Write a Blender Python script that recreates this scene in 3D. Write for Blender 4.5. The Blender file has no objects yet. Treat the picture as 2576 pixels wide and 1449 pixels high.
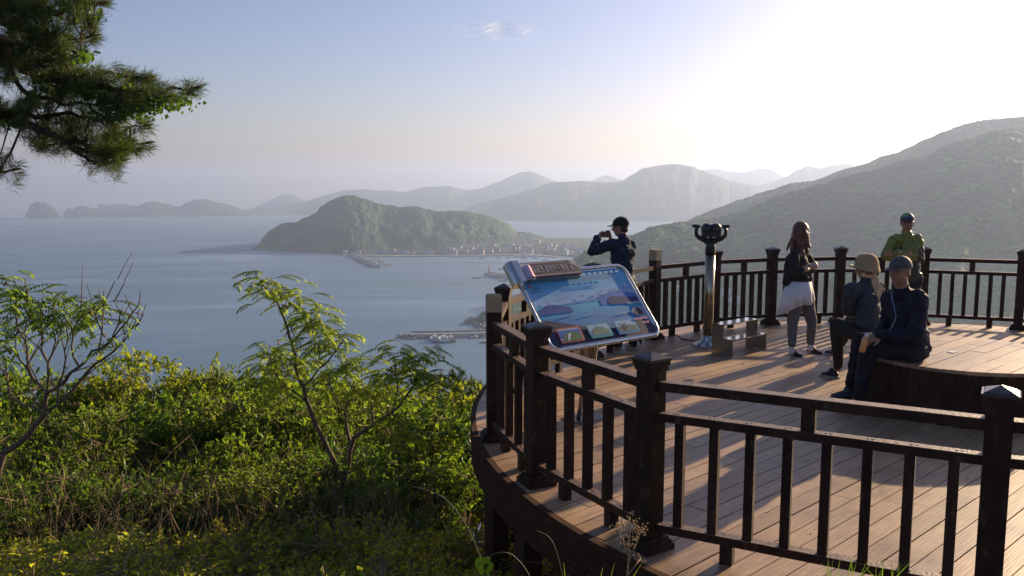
SKY_K = .070; SKY_DUST = 1.3; SUN_K = 5.0; EXPO = 0.9; SKY_O = 3.2; SKY_T = (1.14, .94, 1.03)
HAZE_D = .00018; HAZE_C = (.53, .68, 1.0, 1); HAZE_G = .42
import bpy, math, random
import numpy as np
from mathutils import Vector, Matrix, noise as mnoise

rnd = random.Random(11)
C = bpy.context.scene.collection
# ------------------------------------------------------------------ measuring helpers
# photo measured on a 2576 x 1449 frame; lens 2187 px, camera 2.1 m above the deck, pitched 7.01 degrees down
F = 2187.0; PIT = math.radians(7.01); EYE = 2.1
CP, SP = math.cos(PIT), math.sin(PIT)
def ray(x, y):
    u = (x - 1288) / F; v = (y - 724.5) / F
    return (u, CP - v * SP, -SP - v * CP)
def at(x, y, D):
    r = ray(x, y); t = D / r[1]
    return Vector((r[0] * t, D, EYE + r[2] * t))
def on(x, y, h=0.0):
    r = ray(x, y); t = (h - EYE) / r[2]
    return Vector((r[0] * t, r[1] * t, h))
def tan_below(y):
    return math.tan(math.atan((y - 724.5) / F) + PIT)

SEA = -150.0; CURV = 463000.0
def sea_z(r): return SEA - r * r / CURV

# ------------------------------------------------------------------ mesh builder
class MB:
    def __init__(s): s.v = []; s.f = []; s.m = []; s.sm = []; s.t = []
    def add(s, vs, fs, m=0, sm=False, t=0.5):
        o = len(s.v); s.v += [tuple(p) for p in vs]
        for f in fs:
            s.f.append(tuple(i + o for i in f)); s.m.append(m); s.sm.append(sm); s.t.append(t)
        return s
    def box(s, c, size, rz=0.0, m=0, t=0.5, ax=None):
        c = Vector(c); hx, hy, hz = size[0] / 2, size[1] / 2, size[2] / 2
        if ax is None:
            a = Vector((math.cos(rz), math.sin(rz), 0)); b = Vector((-math.sin(rz), math.cos(rz), 0)); n = Vector((0, 0, 1))
        else: a, b, n = ax
        vs = [c + a * (x * hx) + b * (y * hy) + n * (z * hz) for z in (-1, 1) for y in (-1, 1) for x in (-1, 1)]
        return s.add(vs, [(0, 2, 3, 1), (4, 5, 7, 6), (0, 1, 5, 4), (2, 6, 7, 3), (0, 4, 6, 2), (1, 3, 7, 5)], m, False, t)
    def bar(s, p0, p1, w, h, m=0, t=0.5, up=(0, 0, 1)):
        p0 = Vector(p0); p1 = Vector(p1); d = p1 - p0; L = d.length; d.normalize()
        side = d.cross(Vector(up)).normalized(); n = side.cross(d).normalized()
        return s.box((p0 + p1) / 2, (L, w, h), m=m, t=t, ax=(d, side, n))
    def tube(s, pts, rad, n=6, m=0, t=0.5, cap=True, sm=True):
        pts = [Vector(p) for p in pts]; k = len(pts)
        if not hasattr(rad, '__len__'): rad = [rad] * k
        vs = []; side = None
        for i in range(k):
            d = (pts[min(i + 1, k - 1)] - pts[max(i - 1, 0)])
            if d.length < 1e-9: d = Vector((0, 0, 1))
            d.normalize()
            if side is None:
                side = d.cross(Vector((0.13, 0.27, 1)) if abs(d.z) < .9 else Vector((1, 0.1, 0))).normalized()
            side = (side - d * side.dot(d))
            if side.length < 1e-6: side = d.orthogonal()
            side.normalize(); b = d.cross(side)
            for j in range(n):
                a = 2 * math.pi * j / n
                vs.append(pts[i] + (side * math.cos(a) + b * math.sin(a)) * rad[i])
        fs = [(i * n + j, i * n + (j + 1) % n, (i + 1) * n + (j + 1) % n, (i + 1) * n + j) for i in range(k - 1) for j in range(n)]
        if cap: fs += [tuple(reversed(range(n))), tuple(range((k - 1) * n, k * n))]
        return s.add(vs, fs, m, sm, t)
    def lathe(s, prof, o=(0, 0, 0), n=24, m=0, t=0.5, sm=True):
        vs = [(o[0] + r * math.cos(2 * math.pi * j / n), o[1] + r * math.sin(2 * math.pi * j / n), o[2] + z) for r, z in prof for j in range(n)]
        k = len(prof)
        fs = [(i * n + j, i * n + (j + 1) % n, (i + 1) * n + (j + 1) % n, (i + 1) * n + j) for i in range(k - 1) for j in range(n)]
        fs += [tuple(reversed(range(n))), tuple(range((k - 1) * n, k * n))]
        return s.add(vs, fs, m, sm, t)
    def prism(s, poly, z0, z1, m=0, t=0.5, fr=None):
        # poly in plane (a,b); fr = (origin, a, b, n)
        n = len(poly)
        if fr is None: fr = (Vector((0, 0, 0)), Vector((1, 0, 0)), Vector((0, 1, 0)), Vector((0, 0, 1)))
        o, a, b, nn = fr
        vs = [o + a * x + b * y + nn * z0 for x, y in poly] + [o + a * x + b * y + nn * z1 for x, y in poly]
        fs = [tuple(reversed(range(n))), tuple(range(n, 2 * n))] + [(i, (i + 1) % n, n + (i + 1) % n, n + i) for i in range(n)]
        return s.add(vs, fs, m, False, t)
    def ball(s, c, r, n=10, k=7, m=0, t=0.5, ax=None):
        c = Vector(c); r = r if hasattr(r, '__len__') else (r, r, r)
        if ax is None: ax = (Vector((1, 0, 0)), Vector((0, 1, 0)), Vector((0, 0, 1)))
        vs = []
        for i in range(k + 1):
            ph = math.pi * (i + .02) / (k + .04) if i < k else math.pi * .995
            for j in range(n):
                a = 2 * math.pi * j / n
                vs.append(c + ax[0] * (r[0] * math.sin(ph) * math.cos(a)) + ax[1] * (r[1] * math.sin(ph) * math.sin(a)) + ax[2] * (r[2] * -math.cos(ph)))
        fs = [(i * n + j, i * n + (j + 1) % n, (i + 1) * n + (j + 1) % n, (i + 1) * n + j) for i in range(k) for j in range(n)]
        fs += [tuple(reversed(range(n))), tuple(range(k * n, (k + 1) * n))]
        return s.add(vs, fs, m, True, t)
    def capsule(s, p0, r0, p1, r1, side=None, fl=1.0, n=12):
        """closed tapered capsule; side/fl: radius along 'side' is multiplied by 1, across by fl"""
        p0 = Vector(p0); p1 = Vector(p1); d = p1 - p0
        if d.length < 1e-6: d = Vector((0, 0, 1e-4))
        w = d.normalized()
        u = Vector(side) if side is not None else (w.cross(Vector((.3, 1, .2))))
        u = (u - w * u.dot(w)).normalized(); v = w.cross(u)
        rings = []
        for a in (-88, -55, -25, 0):
            a = math.radians(a); rings.append((p0 + w * (r0 * math.sin(a) * min(1, fl)), r0 * math.cos(a)))
        for a in (0, 25, 55, 88):
            a = math.radians(a); rings.append((p1 + w * (r1 * math.sin(a) * min(1, fl)), r1 * math.cos(a)))
        vs = []
        for c, r in rings:
            for j in range(n):
                a = 2 * math.pi * j / n; vs.append(c + u * (r * math.cos(a)) + v * (r * fl * math.sin(a)))
        k = len(rings)
        fs = [(i * n + j, i * n + (j + 1) % n, (i + 1) * n + (j + 1) % n, (i + 1) * n + j) for i in range(k - 1) for j in range(n)]
        fs += [tuple(reversed(range(n))), tuple(range((k - 1) * n, k * n))]
        return s.add(vs, fs)
    def mesh(s, name, mats, off=(0, 0, 0)):
        me = bpy.data.meshes.new(name)
        ox, oy, oz = off
        me.from_pydata([(x - ox, y - oy, z - oz) for x, y, z in s.v], [], s.f)
        if not isinstance(mats, (list, tuple)): mats = [mats]
        for mm in mats: me.materials.append(mm)
        if s.f:
            me.polygons.foreach_set('material_index', s.m)
            me.polygons.foreach_set('use_smooth', s.sm)
            at_ = me.attributes.new('tint', 'FLOAT', 'FACE'); at_.data.foreach_set('value', s.t)
        me.update(); return me
    def build(s, name, mats, parent=None, org=None, label=None):
        off = org if org is not None else (parent.location if parent is not None and parent.parent is None else root_loc(parent) if parent is not None else (0, 0, 0))
        me = s.mesh(name, mats, off)
        ob = bpy.data.objects.new(name, me); C.objects.link(ob)
        if parent is not None: ob.parent = parent
        else: ob.location = off
        if label: ob['label'] = label
        return ob
def root_loc(o):
    l = Vector((0, 0, 0))
    while o is not None: l = l + o.location; o = o.parent
    return l
def tag(o, label=None, cat=None, group=None, kind=None):
    if label: o['label'] = label
    if cat: o['category'] = cat
    if group: o['group'] = group
    if kind: o['kind'] = kind
    return o
def thing(name, label, cat, loc=(0, 0, 0), group=None):
    o = bpy.data.objects.new(name, None); C.objects.link(o); o.location = Vector(loc)
    o.empty_display_size = .1
    return tag(o, label, cat, group)
KIDS = {}
def copy_thing(o, loc=None, rz=None, sc=None, label=None, group=None, src_children=None):
    c = o.copy(); C.objects.link(c)
    if loc is not None: c.location = loc
    if rz is not None: c.rotation_euler = (0, 0, rz)
    if sc is not None: c.scale = sc
    if label: c['label'] = label
    if group: c['group'] = group
    for ch in (src_children if src_children is not None else list(o.children)):
        d = ch.copy(); C.objects.link(d); d.parent = c
    return c
def npmesh(name, V, Fc, mat, tint=None, smooth=False):
    """big numpy mesh: V (n,3), Fc (m,k)"""
    me = bpy.data.meshes.new(name)
    V = np.asarray(V, dtype=np.float32); Fc = np.asarray(Fc, dtype=np.int32)
    me.vertices.add(len(V)); me.vertices.foreach_set('co', V.ravel())
    k = Fc.shape[1]
    me.loops.add(Fc.size); me.loops.foreach_set('vertex_index', Fc.ravel())
    me.polygons.add(len(Fc)); me.polygons.foreach_set('loop_start', np.arange(0, Fc.size, k, dtype=np.int32))
    me.polygons.foreach_set('loop_total', np.full(len(Fc), k, dtype=np.int32))
    if smooth: me.polygons.foreach_set('use_smooth', np.ones(len(Fc), dtype=bool))
    if tint is not None:
        a = me.attributes.new('tint', 'FLOAT', 'FACE'); a.data.foreach_set('value', np.asarray(tint, dtype=np.float32))
    me.materials.append(mat); me.update(calc_edges=True); me.validate()
    return me
def link(name, me, parent=None, loc=None):
    o = bpy.data.objects.new(name, me); C.objects.link(o)
    if parent is not None: o.parent = parent
    if loc is not None: o.location = loc
    return o

# ------------------------------------------------------------------ materials
def _nt(name):
    m = bpy.data.materials.new(name); m.use_nodes = True; nt = m.node_tree; nt.nodes.clear()
    return m, nt, nt.nodes, nt.links
def N(ns, typ, **kw):
    n = ns.new(typ)
    for k, v in kw.items():
        if k.startswith('i_'): n.inputs[k[2:].replace('_', ' ')].default_value = v
        else: setattr(n, k, v)
    return n
def ramp(ns, stops):
    r = ns.new('ShaderNodeValToRGB'); e = r.color_ramp.elements
    while len(e) > 1: e.remove(e[-1])
    e[0].position = stops[0][0]; e[0].color = (*stops[0][1], 1)
    for p, c in stops[1:]:
        x = e.new(p); x.color = (*c, 1)
    return r
def mat(name, c1, c2=None, scale=8.0, rough=.6, metal=0.0, bump=0.0, bscale=None, stretch=(1, 1, 1), tint=0.0, spec=.5, detail=5, obj=True, sheen=0.0, rvar=0.0):
    """principled with noise between c1 and c2, optional face 'tint' brightness jitter and bump"""
    m, nt, ns, L = _nt(name)
    out = N(ns, 'ShaderNodeOutputMaterial'); b = N(ns, 'ShaderNodeBsdfPrincipled')
    L.new(b.outputs[0], out.inputs[0])
    b.inputs['Roughness'].default_value = rough; b.inputs['Metallic'].default_value = metal
    b.inputs['Specular IOR Level'].default_value = spec
    if sheen: b.inputs['Sheen Weight'].default_value = sheen
    tc = N(ns, 'ShaderNodeTexCoord'); mp = N(ns, 'ShaderNodeMapping'); mp.inputs['Scale'].default_value = stretch
    L.new(tc.outputs['Object'], mp.inputs[0])
    nz = N(ns, 'ShaderNodeTexNoise'); nz.inputs['Scale'].default_value = scale; nz.inputs['Detail'].default_value = detail
    L.new(mp.outputs[0], nz.inputs['Vector'])
    c2 = c2 or tuple(x * .75 for x in c1)
    r = ramp(ns, [(.3, c2), (.7, c1)]); L.new(nz.outputs['Fac'], r.inputs[0])
    col = r.outputs[0]
    if tint:
        at_ = N(ns, 'ShaderNodeAttribute'); at_.attribute_name = 'tint'
        mr = N(ns, 'ShaderNodeMapRange'); mr.inputs['To Min'].default_value = 1 - tint; mr.inputs['To Max'].default_value = 1 + tint
        L.new(at_.outputs['Fac'], mr.inputs[0])
        mx = N(ns, 'ShaderNodeVectorMath', operation='SCALE'); L.new(col, mx.inputs[0]); L.new(mr.outputs[0], mx.inputs['Scale'])
        col = mx.outputs[0]
    L.new(col, b.inputs['Base Color'])
    if rvar:
        mr = N(ns, 'ShaderNodeMapRange'); mr.inputs['To Min'].default_value = rough - rvar; mr.inputs['To Max'].default_value = rough + rvar
        L.new(nz.outputs['Fac'], mr.inputs[0]); L.new(mr.outputs[0], b.inputs['Roughness'])
    if bump:
        n2 = N(ns, 'ShaderNodeTexNoise'); n2.inputs['Scale'].default_value = bscale or scale * 3; n2.inputs['Detail'].default_value = 4
        L.new(mp.outputs[0], n2.inputs['Vector'])
        bp = N(ns, 'ShaderNodeBump'); bp.inputs['Strength'].default_value = min(1, bump); bp.inputs['Distance'].default_value = .01
        L.new(n2.outputs['Fac'], bp.inputs['Height']); L.new(bp.outputs[0], b.inputs['Normal'])
    return m
def leaf_mat(name, dark, light, trans=(.25, .35, .04), tw=.45, rough=.45, spec=.35):
    m, nt, ns, L = _nt(name)
    out = N(ns, 'ShaderNodeOutputMaterial'); b = N(ns, 'ShaderNodeBsdfPrincipled'); tr = N(ns, 'ShaderNodeBsdfTranslucent'); mx = N(ns, 'ShaderNodeMixShader')
    b.inputs['Roughness'].default_value = rough; b.inputs['Specular IOR Level'].default_value = spec
    at_ = N(ns, 'ShaderNodeAttribute'); at_.attribute_name = 'tint'
    r = ramp(ns, [(0, dark), (1, light)]); L.new(at_.outputs['Fac'], r.inputs[0])
    oi = N(ns, 'ShaderNodeObjectInfo'); rv = ramp(ns, [(0, (.55, .74, .8)), (.35, (.85, .92, .9)), (.65, (1.05, 1.02, 1)), (1, (1.45, 1.12, .9))]); L.new(oi.outputs['Random'], rv.inputs[0])
    def vary(s_):
        v = N(ns, 'ShaderNodeVectorMath', operation='MULTIPLY'); L.new(s_, v.inputs[0]); L.new(rv.outputs[0], v.inputs[1]); return v.outputs[0]
    L.new(vary(r.outputs[0]), b.inputs['Base Color'])
    r2 = ramp(ns, [(0, tuple(x * .55 for x in trans)), (1, trans)]); L.new(at_.outputs['Fac'], r2.inputs[0]); L.new(vary(r2.outputs[0]), tr.inputs[0])
    mx.inputs[0].default_value = tw
    L.new(b.outputs[0], mx.inputs[1]); L.new(tr.outputs[0], mx.inputs[2]); L.new(mx.outputs[0], out.inputs[0])
    return m

M = {}
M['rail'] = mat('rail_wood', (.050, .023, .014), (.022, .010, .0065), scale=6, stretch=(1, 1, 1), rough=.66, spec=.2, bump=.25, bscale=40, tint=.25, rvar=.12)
M['railtop'] = mat('rail_top_sunlit_worn', (.17, .095, .06), (.075, .04, .026), scale=14, rough=.5, bump=.4, bscale=60, rvar=.15)  # paler than the rail: sunlight on top faces painted into the colour
def wear(m, c, lo=.60, hi=.72, scale=22):
    nt = m.node_tree; ns = nt.nodes; L = nt.links; b = [n for n in ns if n.type == 'BSDF_PRINCIPLED'][0]
    src = b.inputs['Base Color'].links[0].from_socket; tc = N(ns, 'ShaderNodeTexCoord'); n = N(ns, 'ShaderNodeTexNoise'); n.inputs['Scale'].default_value = scale; n.inputs['Detail'].default_value = 8; n.inputs['Roughness'].default_value = .7
    mp = N(ns, 'ShaderNodeMapping'); mp.inputs['Scale'].default_value = (1, 1, .35); L.new(tc.outputs['Object'], mp.inputs[0]); L.new(mp.outputs[0], n.inputs['Vector'])
    r = ramp(ns, [(lo, (0, 0, 0)), (hi, (1, 1, 1))]); L.new(n.outputs['Fac'], r.inputs[0]); mx = N(ns, 'ShaderNodeMix', data_type='RGBA'); L.new(r.outputs[0], mx.inputs['Factor']); L.new(src, mx.inputs['A']); mx.inputs['B'].default_value = (*c, 1); L.new(mx.outputs['Result'], b.inputs['Base Color'])
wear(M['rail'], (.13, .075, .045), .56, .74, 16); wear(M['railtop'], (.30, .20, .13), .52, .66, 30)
M['cap'] = mat('post_cap_metal', (.03, .024, .024), (.02, .016, .016), scale=20, rough=.33, metal=.0, spec=.7)
M['whitecap'] = mat('bare_block', (.42, .33, .2), (.3, .23, .14), scale=10, rough=.7, bump=.3)
M['steel'] = mat('stainless_steel', (.62, .62, .6), (.5, .5, .48), scale=30, rough=.16, metal=1.0, rvar=.06)
M['steel_b'] = mat('brushed_steel', (.42, .40, .36), (.3, .28, .25), scale=18, rough=.34, metal=1.0, rvar=.12)
M['rust'] = mat('rusty_steel', (.10, .032, .014), (.035, .014, .008), scale=5, rough=.75, bump=.4)
M['black'] = mat('black_paint', (.018, .018, .02), (.012, .012, .013), scale=20, rough=.35)
M['darkgrey'] = mat('grey_paint', (.06, .06, .065), (.04, .04, .045), scale=20, rough=.5)
M['skin'] = mat('skin', (.36, .19, .125), (.30, .15, .095), scale=12, rough=.55, spec=.4)
M['skin2'] = mat('skin_light', (.50, .32, .24), (.44, .27, .2), scale=12, rough=.5, spec=.4)
M['white'] = mat('white_cloth', (.78, .76, .74), (.68, .66, .64), scale=10, rough=.8)

# wood deck: per-board tint, grain along the board
def deck_mat(name, k=1.0):
    m, nt, ns, L = _nt(name)
    out = N(ns, 'ShaderNodeOutputMaterial'); b = N(ns, 'ShaderNodeBsdfPrincipled'); L.new(b.outputs[0], out.inputs[0])
    tc = N(ns, 'ShaderNodeTexCoord'); mp = N(ns, 'ShaderNodeMapping'); mp.inputs['Rotation'].default_value = (0, 0, -BANG); mp.inputs['Scale'].default_value = (1, 1, 1)
    L.new(tc.outputs['Object'], mp.inputs[0])
    mp2 = N(ns, 'ShaderNodeMapping'); mp2.inputs['Scale'].default_value = (1.2, 30, 8); L.new(mp.outputs[0], mp2.inputs[0])
    g = N(ns, 'ShaderNodeTexNoise'); g.inputs['Scale'].default_value = 3; g.inputs['Detail'].default_value = 6; L.new(mp2.outputs[0], g.inputs['Vector'])
    w = N(ns, 'ShaderNodeTexNoise'); w.inputs['Scale'].default_value = 1.7; w.inputs['Detail'].default_value = 5; w.inputs['Roughness'].default_value = .65; L.new(tc.outputs['Object'], w.inputs['Vector'])
    r = ramp(ns, [(.25, (.21 * k, .130 * k, .074 * k)), (.6, (.385 * k, .250 * k, .145 * k)), (.8, (.45 * k, .325 * k, .22 * k))]); L.new(g.outputs['Fac'], r.inputs[0])
    r2 = ramp(ns, [(.28, (.50, .50, .53)), (.42, (.86, .85, .86)), (.7, (1.14, 1.12, 1.08))]); L.new(w.outputs['Fac'], r2.inputs[0])
    mu = N(ns, 'ShaderNodeVectorMath', operation='MULTIPLY'); L.new(r.outputs[0], mu.inputs[0]); L.new(r2.outputs[0], mu.inputs[1])
    at_ = N(ns, 'ShaderNodeAttribute'); at_.attribute_name = 'tint'
    mr = N(ns, 'ShaderNodeMapRange'); mr.inputs['To Min'].default_value = .72; mr.inputs['To Max'].default_value = 1.22; L.new(at_.outputs['Fac'], mr.inputs[0])
    sc = N(ns, 'ShaderNodeVectorMath', operation='SCALE'); L.new(mu.outputs[0], sc.inputs[0]); L.new(mr.outputs[0], sc.inputs['Scale'])
    L.new(sc.outputs[0], b.inputs['Base Color'])
    rr = N(ns, 'ShaderNodeMapRange'); rr.inputs['To Min'].default_value = .34; rr.inputs['To Max'].default_value = .62; L.new(w.outputs['Fac'], rr.inputs[0]); L.new(rr.outputs[0], b.inputs['Roughness'])
    bp = N(ns, 'ShaderNodeBump'); bp.inputs['Strength'].default_value = .35; bp.inputs['Distance'].default_value = .004; L.new(g.outputs['Fac'], bp.inputs['Height']); L.new(bp.outputs[0], b.inputs['Normal'])
    return m
BANG = math.atan2(.685, .73)      # direction the deck boards run
M['deck'] = deck_mat('deck_boards', 1.12)
# ------------------------------------------------------------------ camera, sky, sun
sc = bpy.context.scene
cam = bpy.data.cameras.new('camera'); cam.lens = 36 * F / 2576; cam.sensor_width = 36
cam.clip_start = .05; cam.clip_end = 60000
co = bpy.data.objects.new('camera', cam); C.objects.link(co); co.location = (0, 0, EYE); co.rotation_euler = (math.pi / 2 - PIT, 0, 0)
sc.camera = co
SAZ = math.radians(44); SEL = math.radians(15)
w = bpy.data.worlds.new('World'); sc.world = w; w.use_nodes = True
ns = w.node_tree.nodes; L = w.node_tree.links; ns.clear()
sky = ns.new('ShaderNodeTexSky'); sky.sky_type = 'NISHITA'; sky.sun_disc = False
sky.sun_elevation = SEL; sky.sun_rotation = SAZ; sky.altitude = 150; sky.air_density = 1.0; sky.dust_density = SKY_DUST; sky.ozone_density = SKY_O
bg = ns.new('ShaderNodeBackground'); bg.inputs[1].default_value = SKY_K
wo = ns.new('ShaderNodeOutputWorld'); tn = ns.new('ShaderNodeVectorMath'); tn.operation = 'MULTIPLY'; tn.inputs[1].default_value = SKY_T; L.new(sky.outputs[0], tn.inputs[0]); L.new(tn.outputs[0], bg.inputs[0]); L.new(bg.outputs[0], wo.inputs[0])
sl = bpy.data.lights.new('sun', 'SUN'); sl.energy = SUN_K; sl.angle = math.radians(.53); sl.color = (1.0, .76, .48)
so = bpy.data.objects.new('sun', sl); C.objects.link(so)
sd = Vector((math.sin(SAZ) * math.cos(SEL), math.cos(SAZ) * math.cos(SEL), math.sin(SEL)))
so.rotation_euler = sd.to_track_quat('Z', 'Y').to_euler(); so.location = (30, 30, 40)
vs_ = sc.view_settings; vs_.view_transform = 'Standard'; vs_.look = 'None'; vs_.gamma = 1; vs_.exposure = EXPO
sc.cycles.volume_bounces = 0; sc.cycles.max_bounces = 6; sc.cycles.transparent_max_bounces = 12
sc.cycles.volume_step_rate = 1; sc.cycles.use_denoising = True

# haze: one closed box of even air
hz = MB(); hz.box((0, 0, (-480 + 175) / 2), (26000, 26000, 655))
hm, nt, ns, L = _nt('haze_air')
o_ = N(ns, 'ShaderNodeOutputMaterial'); pv = N(ns, 'ShaderNodeVolumePrincipled')
pv.inputs['Color'].default_value = HAZE_C; pv.inputs['Density'].default_value = HAZE_D; pv.inputs['Anisotropy'].default_value = HAZE_G
L.new(pv.outputs[0], o_.inputs['Volume'])
if HAZE_D > 0:
    tag(hz.build('haze', hm), kind='stuff', label='pale evening haze hanging over the bay', cat='haze')

# ------------------------------------------------------------------ sea
def sea_mat():
    m, nt, ns, L = _nt('sea_water')
    out = N(ns, 'ShaderNodeOutputMaterial'); b = N(ns, 'ShaderNodeBsdfPrincipled'); L.new(b.outputs[0], out.inputs[0])
    b.inputs['Base Color'].default_value = (.105, .20, .285, 1); b.inputs['IOR'].default_value = 1.33
    g = N(ns, 'ShaderNodeNewGeometry')
    mp = N(ns, 'ShaderNodeMapping'); mp.inputs['Scale'].default_value = (.0012, .004, 1); mp.inputs['Rotation'].default_value = (0, 0, .25); L.new(g.outputs['Position'], mp.inputs[0])
    n1 = N(ns, 'ShaderNodeTexNoise'); n1.inputs['Scale'].default_value = 1.0; n1.inputs['Detail'].default_value = 7; n1.inputs['Roughness'].default_value = .6; n1.inputs['Distortion'].default_value = .6; L.new(mp.outputs[0], n1.inputs['Vector'])
    rr = N(ns, 'ShaderNodeMapRange'); rr.inputs['From Min'].default_value = .35; rr.inputs['From Max'].default_value = .65; rr.inputs['To Min'].default_value = .26; rr.inputs['To Max'].default_value = .62
    L.new(n1.outputs['Fac'], rr.inputs[0]); L.new(rr.outputs[0], b.inputs['Roughness'])
    mp2 = N(ns, 'ShaderNodeMapping'); mp2.inputs['Scale'].default_value = (.09, .16, .1); L.new(g.outputs['Position'], mp2.inputs[0])
    n2 = N(ns, 'ShaderNodeTexNoise'); n2.inputs['Scale'].default_value = 1.0; n2.inputs['Detail'].default_value = 8; n2.inputs['Roughness'].default_value = .62; L.new(mp2.outputs[0], n2.inputs['Vector'])
    bs = N(ns, 'ShaderNodeMapRange'); bs.inputs['From Min'].default_value = .35; bs.inputs['From Max'].default_value = .65; bs.inputs['To Min'].default_value = .08; bs.inputs['To Max'].default_value = .5; L.new(n1.outputs['Fac'], bs.inputs[0])
    bp = N(ns, 'ShaderNodeBump'); bp.inputs['Distance'].default_value = 1.4; L.new(bs.outputs[0], bp.inputs['Strength']); L.new(n2.outputs['Fac'], bp.inputs['Height']); L.new(bp.outputs[0], b.inputs['Normal'])
    return m
M['sea'] = sea_mat()
rs = [0] + list(np.geomspace(150, 12000, 70)); na = 96
V = [(r * math.cos(2 * math.pi * j / na), r * math.sin(2 * math.pi * j / na), sea_z(r)) for r in rs for j in range(na)]
Fc = [(i * na + j, i * na + (j + 1) % na, (i + 1) * na + (j + 1) % na, (i + 1) * na + j) for i in range(len(rs) - 1) for j in range(na)]
tag(link('sea', npmesh('sea', V, Fc, M['sea'], smooth=True)), kind='structure')

# ------------------------------------------------------------------ hills
def interp(pts, x):
    if x <= pts[0][0]: return pts[0][1]
    for (a, b), (c, d) in zip(pts, pts[1:]):
        if x <= c:
            t = (x - a) / (c - a); return b + (d - b) * t
    return pts[-1][1]
def smooth_interp(pts, x):
    if x <= pts[0][0]: return pts[0][1]
    for (a, b), (c, d) in zip(pts, pts[1:]):
        if x <= c:
            t = (x - a) / (c - a); t = t * t * (3 - 2 * t) * .45 + t * .55; return b + (d - b) * t
    return pts[-1][1]
def fbm(x, y, z=0.0, o=4):
    return mnoise.fractal(Vector((x, y, z)), .9, 2.1, o)
def terrain_mat(name, cols, scale, bump=1.0, bd=6, patch=.02, rock_z=None):
    m, nt, ns, L = _nt(name)
    out = N(ns, 'ShaderNodeOutputMaterial'); b = N(ns, 'ShaderNodeBsdfPrincipled'); L.new(b.outputs[0], out.inputs[0])
    b.inputs['Roughness'].default_value = .9; b.inputs['Specular IOR Level'].default_value = .15
    g = N(ns, 'ShaderNodeNewGeometry')
    n1 = N(ns, 'ShaderNodeTexNoise'); n1.inputs['Scale'].default_value = scale; n1.inputs['Detail'].default_value = 5; n1.inputs['Roughness'].default_value = .7; L.new(g.outputs['Position'], n1.inputs['Vector'])
    n2 = N(ns, 'ShaderNodeTexNoise'); n2.inputs['Scale'].default_value = patch; n2.inputs['Detail'].default_value = 4; L.new(g.outputs['Position'], n2.inputs['Vector'])
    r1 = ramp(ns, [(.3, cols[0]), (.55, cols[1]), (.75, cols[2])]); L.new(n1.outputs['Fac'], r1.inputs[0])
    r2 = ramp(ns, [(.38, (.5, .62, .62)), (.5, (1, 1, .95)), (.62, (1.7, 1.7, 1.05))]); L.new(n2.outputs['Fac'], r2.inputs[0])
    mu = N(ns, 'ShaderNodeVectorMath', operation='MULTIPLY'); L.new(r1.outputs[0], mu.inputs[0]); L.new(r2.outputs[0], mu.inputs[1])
    v = N(ns, 'ShaderNodeTexVoronoi'); v.inputs['Scale'].default_value = scale * 1.1; v.inputs['Randomness'].default_value = 1; L.new(g.outputs['Position'], v.inputs['Vector'])
    hs = N(ns, 'ShaderNodeSeparateColor'); L.new(v.outputs['Color'], hs.inputs[0])
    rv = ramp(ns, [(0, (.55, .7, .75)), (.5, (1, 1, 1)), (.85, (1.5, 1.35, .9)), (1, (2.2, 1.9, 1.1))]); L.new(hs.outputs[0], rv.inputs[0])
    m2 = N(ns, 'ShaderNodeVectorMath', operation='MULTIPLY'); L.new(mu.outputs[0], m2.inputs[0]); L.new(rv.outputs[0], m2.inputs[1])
    col = m2.outputs[0]
    if rock_z is not None:
        sx = N(ns, 'ShaderNodeSeparateXYZ'); L.new(g.outputs['Position'], sx.inputs[0])
        ad = N(ns, 'ShaderNodeMath', operation='MULTIPLY_ADD'); ad.inputs[1].default_value = 8; L.new(n1.outputs['Fac'], ad.inputs[0]); L.new(sx.outputs['Z'], ad.inputs[2])
        mr = N(ns, 'ShaderNodeMapRange'); mr.inputs['From Min'].default_value = rock_z + 2; mr.inputs['From Max'].default_value = rock_z + 4; L.new(ad.outputs[0], mr.inputs[0])
        mx = N(ns, 'ShaderNodeMix', data_type='RGBA'); L.new(mr.outputs[0], mx.inputs['Factor'])
        rk = ramp(ns, [(.35, (.10, .085, .075)), (.7, (.26, .23, .2))]); L.new(n1.outputs['Fac'], rk.inputs[0])
        L.new(rk.outputs[0], mx.inputs['A']); L.new(col, mx.inputs['B']); col = mx.outputs['Result']
    L.new(col, b.inputs['Base Color'])
    sb = N(ns, 'ShaderNodeMath', operation='MULTIPLY_ADD'); sb.inputs[1].default_value = -1.0; L.new(v.outputs['Distance'], sb.inputs[0]); L.new(n1.outputs['Fac'], sb.inputs[2])
    bp = N(ns, 'ShaderNodeBump'); bp.inputs['Strength'].default_value = bump; bp.inputs['Distance'].default_value = bd; L.new(sb.outputs[0], bp.inputs['Height']); L.new(bp.outputs[0], b.inputs['Normal'])
    return m
G3 = [(.008, .026, .010), (.016, .054, .016), (.040, .100, .022)]
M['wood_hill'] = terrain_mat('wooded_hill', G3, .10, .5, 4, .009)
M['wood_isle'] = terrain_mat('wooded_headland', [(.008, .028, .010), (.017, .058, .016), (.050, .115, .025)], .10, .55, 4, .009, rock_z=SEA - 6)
M['far_hill'] = terrain_mat('far_hill', [(.02, .035, .02), (.025, .045, .025), (.035, .06, .03)], .02, .7, 12, .002)

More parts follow.
